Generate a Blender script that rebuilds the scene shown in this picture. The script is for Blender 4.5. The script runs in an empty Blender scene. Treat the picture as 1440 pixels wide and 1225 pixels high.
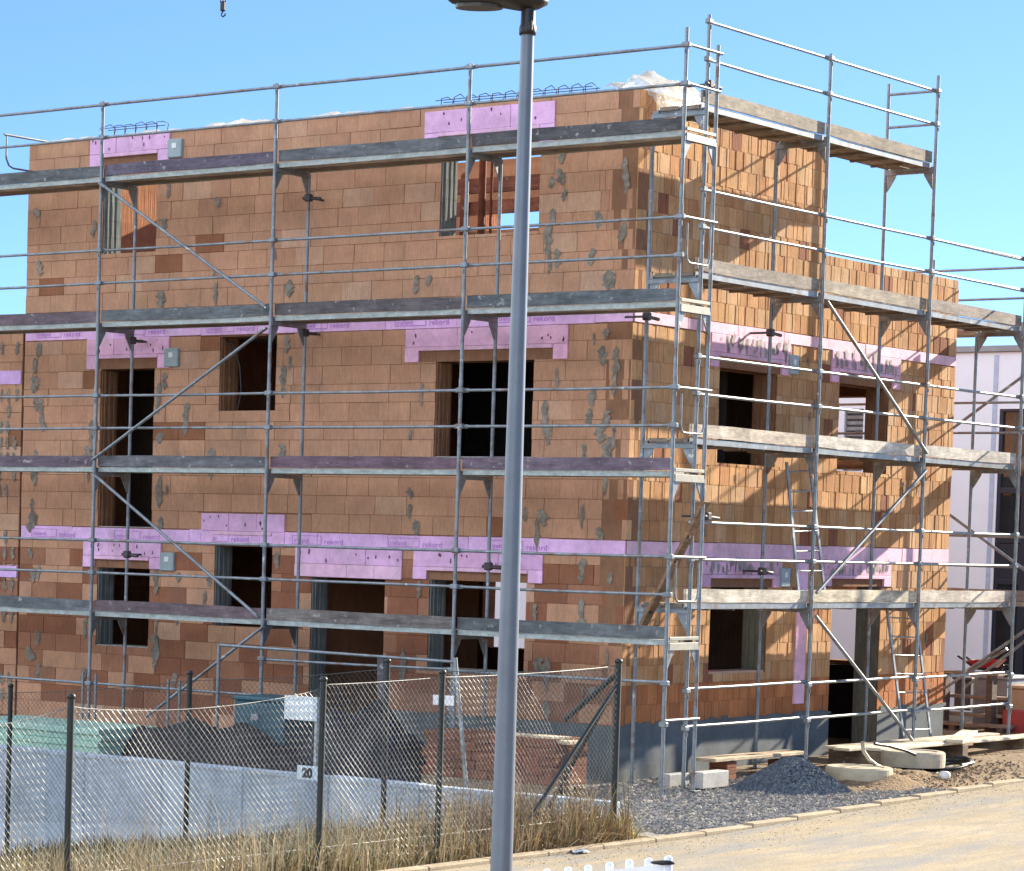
import bpy, math, random
from mathutils import Vector, Matrix
random.seed(7)
S = bpy.context.scene
COL = S.collection
R = math.radians

# ------------------------------------------------------------------ camera
W0, H0 = 1440.0, 1225.0
ZD = 1.87                                   # underside of the lowest deck on the long side
CAM = Vector((17.5077, -29.3614, 1.1696 + ZD))
YAW, PIT, ROL, FPX, SX, SY = -0.6946, -0.0485, 0.0264, 4013.2264, -419.1, 334.27
FW = Vector((math.sin(YAW)*math.cos(PIT), math.cos(YAW)*math.cos(PIT), math.sin(PIT)))
_r0 = Vector((math.cos(YAW), -math.sin(YAW), 0)); _u0 = _r0.cross(FW)
RT = math.cos(ROL)*_r0 + math.sin(ROL)*_u0
UP = -math.sin(ROL)*_r0 + math.cos(ROL)*_u0
cd = bpy.data.cameras.new('camera'); cam = bpy.data.objects.new('camera', cd); COL.objects.link(cam)
cam.matrix_world = Matrix(((RT.x, UP.x, -FW.x, CAM.x), (RT.y, UP.y, -FW.y, CAM.y), (RT.z, UP.z, -FW.z, CAM.z), (0, 0, 0, 1)))
cd.sensor_width = 36; cd.sensor_fit = 'HORIZONTAL'; cd.lens = FPX/W0*36
cd.shift_x = -SX/W0; cd.shift_y = SY/W0
cd.clip_start = 0.5; cd.clip_end = 3000
S.camera = cam

def at(px, py, axis, v):
    """survey helper: where the sight line through a photo point meets the plane axis = v"""
    d = FW + RT*((px-720-SX)/FPX) - UP*((py-612.5-SY)/FPX)
    t = (v - CAM[axis])/d[axis]
    return CAM + d*t
def atd(px, py, depth):
    d = FW + RT*((px-720-SX)/FPX) - UP*((py-612.5-SY)/FPX)
    return CAM + d*depth

# ------------------------------------------------------------------ light
SUNH = Vector((1.06, 4.68, 0)); EL = math.atan2(1.92, SUNH.length); AZ = math.atan2(1.06, 4.68)
w = bpy.data.worlds.new('World'); S.world = w; w.use_nodes = True
FILL_CLOUD = 6.7
nt = w.node_tree; bg = nt.nodes['Background']
sky = nt.nodes.new('ShaderNodeTexSky'); sky.sky_type = 'NISHITA'; sky.sun_disc = False
sky.sun_elevation = EL; sky.sun_rotation = AZ; sky.air_density = 1.0; sky.dust_density = 0.15; sky.ozone_density = 3.6
tc = nt.nodes.new('ShaderNodeTexCoord'); mp = nt.nodes.new('ShaderNodeMapping')
mp.inputs['Scale'].default_value = (1, 1, 3.2); mp.inputs['Location'].default_value = (0, 0, 0.10)
nrm = nt.nodes.new('ShaderNodeVectorMath'); nrm.operation = 'NORMALIZE'
hs = nt.nodes.new('ShaderNodeHueSaturation'); hs.inputs['Saturation'].default_value = 1.06; hs.inputs['Value'].default_value = .84
nt.links.new(tc.outputs['Generated'], mp.inputs['Vector']); nt.links.new(mp.outputs['Vector'], nrm.inputs[0])
nt.links.new(nrm.outputs['Vector'], sky.inputs['Vector']); nt.links.new(sky.outputs['Color'], hs.inputs['Color'])
# unseen bright cloud bank added behind the camera to fill the shaded walls
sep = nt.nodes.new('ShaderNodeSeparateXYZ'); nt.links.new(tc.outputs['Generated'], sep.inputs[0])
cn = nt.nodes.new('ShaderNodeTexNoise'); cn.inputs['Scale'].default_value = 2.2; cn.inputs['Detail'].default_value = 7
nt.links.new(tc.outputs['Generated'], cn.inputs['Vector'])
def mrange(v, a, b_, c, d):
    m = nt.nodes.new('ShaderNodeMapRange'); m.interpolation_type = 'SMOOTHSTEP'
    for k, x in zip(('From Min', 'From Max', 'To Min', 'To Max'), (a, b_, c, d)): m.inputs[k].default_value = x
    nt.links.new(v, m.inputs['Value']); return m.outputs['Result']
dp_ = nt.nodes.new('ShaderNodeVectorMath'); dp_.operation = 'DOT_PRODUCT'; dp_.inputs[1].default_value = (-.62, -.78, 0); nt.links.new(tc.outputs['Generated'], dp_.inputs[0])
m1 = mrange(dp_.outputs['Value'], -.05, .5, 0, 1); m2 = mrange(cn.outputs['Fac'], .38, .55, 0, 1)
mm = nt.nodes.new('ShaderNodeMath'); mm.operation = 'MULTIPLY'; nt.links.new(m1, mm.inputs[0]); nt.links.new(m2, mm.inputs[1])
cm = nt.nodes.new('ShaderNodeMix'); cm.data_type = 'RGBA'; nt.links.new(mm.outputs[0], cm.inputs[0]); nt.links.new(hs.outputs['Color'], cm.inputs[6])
cm.inputs[7].default_value = (FILL_CLOUD*.86, FILL_CLOUD*.93, FILL_CLOUD*1.05, 1)
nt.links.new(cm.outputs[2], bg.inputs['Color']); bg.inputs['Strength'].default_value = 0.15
sd = bpy.data.lights.new('sun', 'SUN'); sd.energy = 5.0; sd.angle = R(0.5); sd.color = (1.0, 0.88, 0.70)
so = bpy.data.objects.new('sun', sd); COL.objects.link(so)
so.rotation_euler = Vector((-1.06, -4.68, -1.92)).to_track_quat('-Z', 'Y').to_euler()
S.view_settings.view_transform = 'Standard'; S.view_settings.look = 'None'; S.view_settings.gamma = 1
S.view_settings.exposure = 1.5

# ------------------------------------------------------------------ materials
MATS = {}
def mat(name, col=(.5, .5, .5), rough=.8, metal=0.0, attr=False, noise=None, bump=None, spec=None, trans=0, alpha=None, streak=None):
    """noise=(scale, amount[, stretch xyz]); bump=(scale, strength, distance)"""
    m = bpy.data.materials.new(name); m.use_nodes = True; n = m.node_tree.nodes; l = m.node_tree.links
    b = n['Principled BSDF']; b.inputs['Roughness'].default_value = rough; b.inputs['Metallic'].default_value = metal
    if spec is not None: b.inputs['Specular IOR Level'].default_value = spec
    if attr:
        a = n.new('ShaderNodeAttribute'); a.attribute_name = 'Col'; src = a.outputs['Color']
    else:
        a = n.new('ShaderNodeRGB'); a.outputs[0].default_value = (*col, 1); src = a.outputs[0]
    t = n.new('ShaderNodeTexCoord')
    for ns in ([noise] if noise and not isinstance(noise, list) else (noise or [])):
        mpn = n.new('ShaderNodeMapping'); mpn.inputs['Scale'].default_value = ns[2] if len(ns) > 2 else (1, 1, 1)
        l.new(t.outputs['Object'], mpn.inputs['Vector'])
        no = n.new('ShaderNodeTexNoise'); no.inputs['Scale'].default_value = ns[0]; no.inputs['Detail'].default_value = 6; no.inputs['Roughness'].default_value = .65
        l.new(mpn.outputs['Vector'], no.inputs['Vector'])
        mr = n.new('ShaderNodeMapRange'); mr.inputs['From Min'].default_value = .3; mr.inputs['From Max'].default_value = .7
        mr.inputs['To Min'].default_value = 1-ns[1]; mr.inputs['To Max'].default_value = 1+ns[1]
        l.new(no.outputs['Fac'], mr.inputs['Value'])
        mx = n.new('ShaderNodeMix'); mx.data_type = 'RGBA'; mx.blend_type = 'MULTIPLY'; mx.inputs[0].default_value = 1
        l.new(src, mx.inputs[6]); l.new(mr.outputs['Result'], mx.inputs[7]); src = mx.outputs[2]
    l.new(src, b.inputs['Base Color'])
    if bump:
        mpn = n.new('ShaderNodeMapping'); mpn.inputs['Scale'].default_value = bump[3] if len(bump) > 3 else (1, 1, 1)
        l.new(t.outputs['Object'], mpn.inputs['Vector'])
        no = n.new('ShaderNodeTexNoise'); no.inputs['Scale'].default_value = bump[0]; no.inputs['Detail'].default_value = 5
        l.new(mpn.outputs['Vector'], no.inputs['Vector'])
        bp = n.new('ShaderNodeBump'); bp.inputs['Strength'].default_value = bump[1]; bp.inputs['Distance'].default_value = bump[2]
        l.new(no.outputs['Fac'], bp.inputs['Height']); l.new(bp.outputs['Normal'], b.inputs['Normal'])
    if trans: b.inputs['Transmission Weight'].default_value = trans
    if alpha is not None: b.inputs['Alpha'].default_value = alpha
    MATS[name] = m; return m

M_brick = mat('brick', attr=True, rough=.92, noise=[(2.6, .15), (75, .17, (1, 1, .07)), (.7, .12), (24, .08)], bump=(80, .6, .008, (1, 1, .12)), spec=.2)
M_back = mat('backing', attr=True, rough=.95, noise=[(5, .15), (50, .15, (1, 1, .1))], bump=(40, .6, .02, (1, 1, .06)), spec=.15)
M_mortar = mat('mortar', (.225, .195, .155), .95, noise=[(12, .35), (3, .3)], bump=(40, .6, .01))
M_plinth = mat('plinth', (.115, .135, .145), .9, noise=[(2.5, .25), (25, .12)], bump=(60, .3, .01))
M_foam = mat('foam', attr=True, rough=.75, noise=[(9, .14), (1.4, .2), (35, .08)], bump=(90, .15, .004))
M_ink = mat('ink', (.42, .18, .54), .8)
M_conc = mat('concrete', attr=True, rough=.9, noise=[(4, .18), (30, .1)], bump=(40, .3, .01))
M_steel = mat('galvanised', (.21, .24, .26), .42, .3, noise=[(7, .3), (40, .15)], bump=(30, .1, .003))
M_alu = mat('pale_metal', (.36, .345, .29), .5, .2, noise=(8, .2))
M_edge = mat('deck_rim', (.33, .37, .35), .55, .15, noise=[(6, .3, (1, 1, 3)), (30, .2)])
M_rust = mat('dark_steel', (.08, .07, .07), .6, .4, noise=(15, .4))
M_wood = mat('wood', attr=True, rough=.85, noise=[(2.2, .42, (1, 1, 5)), (18, .35, (.35, .35, 6)), (.9, .3), (9, .2)], bump=(30, .4, .006, (.3, .3, 5)))
M_paint = mat('render_white', (.80, .82, .88), .85, noise=[(2, .03), (25, .02)], bump=(120, .1, .003))
M_frame = mat('dark_frame', (.02, .025, .04), .4)
M_glass = mat('window_glass', (.015, .02, .025), .04, spec=.9)
M_black = mat('black_plastic', (.012, .012, .014), .45)
M_plast = mat('plastic', attr=True, rough=.5, noise=(6, .15))
M_sheet = mat('film', (.80, .78, .66), .22, noise=[(5, .25, (1, .3, 1)), (22, .15)], bump=(9, .8, .02, (2.5, .6, 1)))
M_lamp = mat('lamp_steel', (.15, .18, .215), .38, .25, noise=[(3, .12), (60, .05)])
M_wire = mat('wire', (.36, .36, .34), .42, .7, noise=(2.5, .6))
M_wired = mat('dark_wire', (.05, .06, .055), .5, .3)
M_post = mat('post_paint', (.018, .026, .024), .5, .1, noise=(20, .3))
M_grass = mat('grass_blades', attr=True, rough=.75, spec=.2)
M_stone = mat('stones', attr=True, rough=.9, noise=(30, .2))

def translucent(m, f):
    n = m.node_tree.nodes; l = m.node_tree.links; b_ = n['Principled BSDF']; o_ = n['Material Output']
    t = n.new('ShaderNodeBsdfTranslucent'); t.inputs['Color'].default_value = (.85, .82, .70, 1); x = n.new('ShaderNodeMixShader'); x.inputs[0].default_value = f
    l.new(b_.outputs[0], x.inputs[1]); l.new(t.outputs[0], x.inputs[2]); l.new(x.outputs[0], o_.inputs['Surface'])
translucent(M_sheet, .55)
def seethrough(m, f):
    n = m.node_tree.nodes; l = m.node_tree.links; o_ = n['Material Output']; src = o_.inputs['Surface'].links[0].from_socket
    t = n.new('ShaderNodeBsdfTransparent'); no = n.new('ShaderNodeTexNoise'); no.inputs['Scale'].default_value = 7; no.inputs['Detail'].default_value = 4
    tc_ = n.new('ShaderNodeTexCoord'); l.new(tc_.outputs['Object'], no.inputs['Vector']); r_ = n.new('ShaderNodeMapRange'); r_.inputs['From Min'].default_value = .35; r_.inputs['From Max'].default_value = .65; r_.inputs['To Min'].default_value = f*.4; r_.inputs['To Max'].default_value = f*1.6; l.new(no.outputs['Fac'], r_.inputs['Value'])
    x = n.new('ShaderNodeMixShader'); l.new(r_.outputs['Result'], x.inputs[0]); l.new(src, x.inputs[1]); l.new(t.outputs[0], x.inputs[2]); l.new(x.outputs[0], o_.inputs['Surface'])
seethrough(M_sheet, .35)
def weather(m, col, scale, lo, hi, amt):
    n = m.node_tree.nodes; l = m.node_tree.links; b_ = n['Principled BSDF']; src = b_.inputs['Base Color'].links[0].from_socket
    t = n.new('ShaderNodeTexCoord'); no = n.new('ShaderNodeTexNoise'); no.inputs['Scale'].default_value = scale; no.inputs['Detail'].default_value = 5; l.new(t.outputs['Object'], no.inputs['Vector'])
    r_ = n.new('ShaderNodeMapRange'); r_.inputs['From Min'].default_value = lo; r_.inputs['From Max'].default_value = hi; r_.inputs['To Max'].default_value = amt; l.new(no.outputs['Fac'], r_.inputs['Value'])
    mx = n.new('ShaderNodeMix'); mx.data_type = 'RGBA'; l.new(r_.outputs['Result'], mx.inputs[0]); l.new(src, mx.inputs[6]); mx.inputs[7].default_value = (*col, 1); l.new(mx.outputs[2], b_.inputs['Base Color'])
weather(M_steel, (.17, .10, .06), 5, .56, .68, .75); weather(M_steel, (.60, .58, .54), 9, .66, .72, .8)
weather(M_wood, (.46, .44, .42), 11, .64, .72, .6); weather(M_foam, (.36, .32, .30), 2.2, .56, .75, .55); weather(M_brick, (.20, .15, .11), 1.7, .60, .78, .35)
# ------------------------------------------------------------------ mesh builder
BASE = {}
class MB:
    def __init__(s): s.v = []; s.f = []; s.c = []; s.mi = []; s.sm = []
    def face(s, pts, c=None, mi=0, smooth=False):
        i = len(s.v); s.v += [tuple(p) for p in pts]; s.f.append(tuple(range(i, i+len(pts)))); s.c.append(c); s.mi.append(mi); s.sm.append(smooth)
    def mesh(s, vs, fs, c=None, mi=0, smooth=False):
        i = len(s.v); s.v += [tuple(p) for p in vs]
        for f in fs: s.f.append(tuple(i+k for k in f)); s.c.append(c); s.mi.append(mi); s.sm.append(smooth)
    def box(s, a, b, c=None, mi=0):
        x0, y0, z0 = [min(a[i], b[i]) for i in range(3)]; x1, y1, z1 = [max(a[i], b[i]) for i in range(3)]
        s.mesh([(x0,y0,z0),(x1,y0,z0),(x1,y1,z0),(x0,y1,z0),(x0,y0,z1),(x1,y0,z1),(x1,y1,z1),(x0,y1,z1)],
               [(0,3,2,1),(4,5,6,7),(0,1,5,4),(1,2,6,5),(2,3,7,6),(3,0,4,7)], c, mi)
    def bbox(s, a, b, bev=.004, c=None, mi=0):
        """box with chamfered edges"""
        lo = [min(a[i], b[i]) for i in range(3)]; hi = [max(a[i], b[i]) for i in range(3)]
        bev = min(bev, min(hi[i]-lo[i] for i in range(3))*.4)
        idx = {}; vs = []
        for ax in range(3):
            for cz in range(8):
                p = []
                for k in range(3):
                    top = (cz >> k) & 1
                    val = hi[k] if top else lo[k]
                    if k != ax: val += -bev if top else bev
                    p.append(val)
                idx[(ax, cz)] = len(vs); vs.append(p)
        fs = []
        for ax in range(3):
            o = [k for k in range(3) if k != ax]
            for sgn in (0, 1):
                b0 = sgn << ax
                q = [b0, b0 | (1 << o[0]), b0 | (1 << o[0]) | (1 << o[1]), b0 | (1 << o[1])]
                f = [idx[(ax, k)] for k in q]
                if (sgn == 0) == (ax != 1): f = f[::-1]
                fs.append(f)
        for ax in range(3):
            o = [k for k in range(3) if k != ax]
            for s0 in (0, 1):
                for s1 in (0, 1):
                    c0 = (s0 << o[0]) | (s1 << o[1]); c1 = c0 | (1 << ax)
                    fs.append([idx[(o[0], c0)], idx[(o[0], c1)], idx[(o[1], c1)], idx[(o[1], c0)]])
        for cz in range(8): fs.append([idx[(0, cz)], idx[(1, cz)], idx[(2, cz)]])
        s.mesh(vs, fs, c, mi)
    def beam(s, p, q, wd, ht, c=None, up=(0, 0, 1), mi=0):
        """rectangular bar from p to q"""
        p = Vector(p); q = Vector(q); d = (q-p).normalized(); u = Vector(up)
        a = d.cross(u)
        if a.length < 1e-4: a = d.cross(Vector((1, 0, 0)))
        a.normalize(); b = a.cross(d)
        a *= wd/2; b *= ht/2
        s.mesh([p-a-b, p+a-b, p+a+b, p-a+b, q-a-b, q+a-b, q+a+b, q-a+b],
               [(0,1,2,3),(7,6,5,4),(0,4,5,1),(1,5,6,2),(2,6,7,3),(3,7,4,0)], c, mi)
    def tube(s, p, q, r, n=8, r2=None, c=None, mi=0, cap=True):
        s.path([p, q], [r, r if r2 is None else r2], n, c, mi, cap)
    def path(s, pts, r, n=8, c=None, mi=0, cap=True):
        pts = [Vector(p) for p in pts]; m = len(pts)
        rs = r if isinstance(r, (list, tuple)) else [r]*m
        vs = []; pa = None
        for i, p in enumerate(pts):
            d = (pts[min(i+1, m-1)] - pts[max(i-1, 0)]).normalized()
            if pa is None:
                pa = d.cross(Vector((0, 0, 1)))
                if pa.length < 1e-3: pa = d.cross(Vector((1, 0, 0)))
            pa = (pa - d*pa.dot(d)).normalized(); pb = d.cross(pa)
            for k in range(n):
                t = 2*math.pi*k/n; vs.append(p + (pa*math.cos(t) + pb*math.sin(t))*rs[i])
        fs = [(i*n+k, i*n+(k+1) % n, (i+1)*n+(k+1) % n, (i+1)*n+k) for i in range(m-1) for k in range(n)]
        s.mesh(vs, fs, c, mi, n > 4)
        if cap:
            s.mesh(vs[:n], [tuple(range(n))[::-1]], c, mi); s.mesh(vs[-n:], [tuple(range(n))], c, mi)
    def prism(s, poly, d, c=None, mi=0):
        d = Vector(d); poly = [Vector(p) for p in poly]; n = len(poly)
        vs = poly + [p+d for p in poly]
        s.mesh(vs, [tuple(range(n))[::-1], tuple(range(n, 2*n))] + [(i, (i+1) % n, n+(i+1) % n, n+i) for i in range(n)], c, mi)
    def lathe(s, prof, cen, n=24, c=None, mi=0):
        cx, cy, cz = cen; vs = []
        for r_, z in prof:
            for k in range(n):
                t = 2*math.pi*k/n; vs.append((cx+r_*math.cos(t), cy+r_*math.sin(t), cz+z))
        m = len(prof)
        s.mesh(vs, [(i*n+k, i*n+(k+1) % n, (i+1)*n+(k+1) % n, (i+1)*n+k) for i in range(m-1) for k in range(n)], c, mi, True)
    def build(s, name, m, parent=None, origin=None):
        me = bpy.data.meshes.new(name)
        o = bpy.data.objects.new(name, me); COL.objects.link(o)
        b = Vector(origin) if origin is not None else (BASE[parent] if parent is not None else Vector((0, 0, 0)))
        me.from_pydata([(v[0]-b.x, v[1]-b.y, v[2]-b.z) for v in s.v], [], s.f)
        for mm in (m if isinstance(m, (list, tuple)) else [m]): me.materials.append(mm)
        me.polygons.foreach_set('material_index', s.mi)
        me.polygons.foreach_set('use_smooth', s.sm)
        if any(c is not None for c in s.c):
            at_ = me.color_attributes.new('Col', 'FLOAT_COLOR', 'CORNER'); buf = []
            for f, c in zip(s.f, s.c):
                c = c or (.3, .3, .3); buf += [c[0], c[1], c[2], 1.0]*len(f)
            at_.data.foreach_set('color', buf)
        me.update(); BASE[o] = b
        if parent is not None: o.parent = parent
        else: o.location = b
        return o
def tag(o, label=None, cat=None, group=None, kind=None):
    if label: o['label'] = label
    if cat: o['category'] = cat
    if group: o['group'] = group
    if kind: o['kind'] = kind
    return o
def thing(name, loc, label, cat, group=None):
    o = bpy.data.objects.new(name, None); COL.objects.link(o); o.location = loc; o.empty_display_size = .2
    BASE[o] = Vector(loc); return tag(o, label, cat, group)
def jit(c, a=.1):
    k = 1+random.uniform(-a, a); return tuple(max(0, x*k*(1+random.uniform(-a*.3, a*.3))) for x in c)

# ------------------------------------------------------------------ terrain
def zr(y): return max(0.0, .023*(y+3)) if y < 12 else .345
def zg(x, y):
    z = zr(y)
    if y < -3.7:
        k = min(1, (-3.7-y)/.13)
        z += (-.13*max(0, min(1.2-x, 8)))*k
    return z
KX = 2.35
def sheet(name, xs, ys, zf, m, dz=0):
    b = MB(); vs = [(x, y, zf(x, y)+dz) for y in ys for x in xs]; nx = len(xs)
    b.mesh(vs, [(j*nx+i, j*nx+i+1, (j+1)*nx+i+1, (j+1)*nx+i) for j in range(len(ys)-1) for i in range(nx-1)], None, 0, True)
    return tag(b.build(name, m), kind='structure')
def fr(a, b, n): return [a+(b-a)*i/n for i in range(n+1)]
M_ground = mat('earth', (.24, .165, .09), .95, noise=[(.6, .25), (6, .25), (40, .3)], bump=(18, .8, .05))
M_grav = mat('gravel_bed', (.27, .25, .22), .95, noise=[(1.2, .2), (14, .3), (70, .35)], bump=(45, 1, .04))
M_road = mat('dusty_road', (.31, .245, .15), .92, noise=[(.35, .2), (2.2, .16, (2.5, .5, 1)), (30, .16), (140, .2)], bump=(60, .5, .012))
def road_mix(m):
    n = m.node_tree.nodes; l = m.node_tree.links; b_ = n['Principled BSDF']; src = b_.inputs['Base Color'].links[0].from_socket
    t = n.new('ShaderNodeTexCoord'); mpn = n.new('ShaderNodeMapping'); mpn.inputs['Scale'].default_value = (1.6, .28, 1); l.new(t.outputs['Object'], mpn.inputs['Vector'])
    no = n.new('ShaderNodeTexNoise'); no.inputs['Scale'].default_value = 1.1; no.inputs['Detail'].default_value = 9; no.inputs['Roughness'].default_value = .7; l.new(mpn.outputs['Vector'], no.inputs['Vector'])
    r_ = n.new('ShaderNodeMapRange'); r_.inputs['From Min'].default_value = .44; r_.inputs['From Max'].default_value = .64; l.new(no.outputs['Fac'], r_.inputs['Value'])
    mx = n.new('ShaderNodeMix'); mx.data_type = 'RGBA'; l.new(r_.outputs['Result'], mx.inputs[0]); l.new(src, mx.inputs[6]); mx.inputs[7].default_value = (.20, .195, .185, 1)
    vo = n.new('ShaderNodeTexNoise'); vo.inputs['Scale'].default_value = 55; vo.inputs['Detail'].default_value = 3; l.new(t.outputs['Object'], vo.inputs['Vector'])
    r2 = n.new('ShaderNodeMapRange'); r2.inputs['From Min'].default_value = .35; r2.inputs['From Max'].default_value = .65; r2.inputs['To Min'].default_value = .72; r2.inputs['To Max'].default_value = 1.22; l.new(vo.outputs['Fac'], r2.inputs['Value'])
    m2 = n.new('ShaderNodeMix'); m2.data_type = 'RGBA'; m2.blend_type = 'MULTIPLY'; m2.inputs[0].default_value = 1; l.new(mx.outputs[2], m2.inputs[6]); l.new(r2.outputs['Result'], m2.inputs[7])
    l.new(m2.outputs[2], b_.inputs['Base Color'])
road_mix(M_road)
M_kerb = mat('kerb_stone', (.36, .285, .185), .9, noise=[(3, .25), (30, .2)], bump=(40, .5, .01))
gx = [-400, -120, -40, -20, -14] + fr(-12, 2.3, 36) + [2.36, 7.6, 9, 14, 30, 100, 400]
gy = [-400, -120, -50, -30, -20] + fr(-16, -3.84, 30) + [-3.70] + fr(-3.4, 12, 40) + [14, 20, 40, 120, 600]
sheet('ground', gx, gy, lambda x, y: zg(x, y) + (.0 if not (KX < x < 7.55) else -.02), M_ground)
sheet('gravel_yard', fr(-3.2, 2.28, 14), fr(-3.6, 3.0, 24), lambda x, y: zg(x, y), M_grav, .006)
sheet('road', fr(2.36, 7.5, 8), [-120, -50] + fr(-30, 14, 60) + [40, 200], lambda x, y: zr(y), M_road, .004)
kb = MB()
y = -40.0
while y < 30:
    zz = (zr(y)+zr(y+.99))/2
    kb.bbox((KX-.13, y, zz-.2), (KX+random.uniform(-.002, .002), y+.993, zz+.045+random.uniform(-.002, .002)), .012)
    y += 1.0
tag(kb.build('kerb', M_kerb), kind='structure')
# ------------------------------------------------------------------ brick walls
def subtract(rects, h):
    out = []
    for (a, b, c, d) in rects:                      # u0,u1,z0,z1
        hu0, hu1, hz0, hz1 = h
        if hu0 >= b or hu1 <= a or hz0 >= d or hz1 <= c: out.append((a, b, c, d)); continue
        if c < hz0: out.append((a, b, c, hz0))
        if d > hz1: out.append((a, b, hz1, d))
        m0, m1 = max(c, hz0), min(d, hz1)
        if a < hu0: out.append((a, hu0, m0, m1))
        if b > hu1: out.append((hu1, b, m0, m1))
    return [r for r in out if r[1]-r[0] > .004 and r[3]-r[2] > .004]
XW, YW = -1.25, 1.05                                 # outer faces of the two visible walls
XL, YB, YU = -11.6, 10.07, 5.95                      # left end, rear end, end of the top storey
TH = .365
def P(axis, u, dep, z):
    """axis 'x': wall facing -Y along X (dep = y);  'y': wall facing +X along Y (dep = -x)"""
    return (u, YW+dep, z) if axis == 'x' else (XW-dep, u, z)
def pbox(b, axis, u0, u1, d0, d1, z0, z1, c=None, mi=0, bev=0):
    p, q = P(axis, u0, d0, z0), P(axis, u1, d1, z1)
    (b.bbox(p, q, bev, c, mi) if bev else b.box(p, q, c, mi))
TAN = (.50, .275, .165); RED = (.285, .12, .066); PALE = (.54, .325, .21)
STAIN = (.155, .15, .125)
def front_colour(z, x):
    low = z < 2.75
    if low: c = random.choices([TAN, RED, (.35, .165, .095), PALE], [.38, .36, .2, .06])[0]
    else:
        pr = .035 if x > -8.8 else .08
        c = RED if random.random() < pr*.55 else random.choices([TAN, (.47, .255, .152), PALE], [.8, .15, .05])[0]
        if c is RED: c = (.28, .12, .06)
    return jit(c, .055)
def smear(b, axis, u, z, wd, ht, c, dep=None, mi=1):
    dep = -.010-random.random()*.005 if dep is None else dep-random.random()*.003
    n = 9 if mi else 5; L = []; Rr = []; dr = random.uniform(-.3, .3)*wd
    for i in range(n):
        t = i/(n-1); zz = z-ht/2+ht*t; tap = min(1, 4*t+.15, 5*(1-t)+.25)
        L.append(P(axis, u+dr*t-wd/2*tap*random.uniform(.25, 1.25), dep, zz)); Rr.append(P(axis, u+dr*t+wd/2*tap*random.uniform(.25, 1.25), dep, zz))
    for i in range(n-1): b.face([L[i], Rr[i], Rr[i+1], L[i+1]], c, mi)
OPEN_F = dict(F1=(-10.12, -9.10, 7.0, 8.22), F2=(-4.22, -2.69, 6.98, 8.08), F3=(-10.08, -9.06, 3.11, 5.36), F4=(-7.87, -6.87, 4.75, 5.77),
              F5=(-4.21, -2.69, 4.12, 5.36), F6=(-10.06, -9.06, 1.41, 2.53), F7=(-7.87, -6.85, 1.78, 2.89), F8=(-6.16, -4.93, .25, 2.51), F9=(-4.21, -2.70, 1.37, 2.53))
OPEN_R = dict(R1=(3.21, 4.73, 4.14, 5.37), R2=(6.49, 7.97, 4.15, 5.36), R3=(3.17, 4.67, 1.40, 2.53), R4=(6.49, 7.95, .25, 2.55))
# insulation boxes over the openings (u0,u1,z0,z1): they replace the brick
BOX_F = [(-10.38, -8.87, 8.22, 8.66), (-4.49, -2.48, 8.08, 8.60), (-10.35, -8.78, 5.36, 5.80), (-4.70, -2.18, 5.36, 5.79), (-8.11, -6.63, 2.89, 3.34),
         (-10.33, -8.84, 2.53, 2.90), (-6.44, -4.65, 2.51, 2.90), (-4.47, -2.45, 2.53, 2.90)]
BOX_R = [(2.93, 5.02, 5.37, 5.80), (6.20, 8.25, 5.36, 5.80), (2.90, 5.0, 2.53, 2.90), (6.2, 8.2, 2.55, 2.90)]
BAND_Z = [(2.90, 3.11), (5.79, 5.95)]
house = thing('brick_house', (XW, YW, 0.05), 'unfinished raw brick house with open window holes and pink foam strips, wrapped in scaffolding', 'house')

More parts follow.
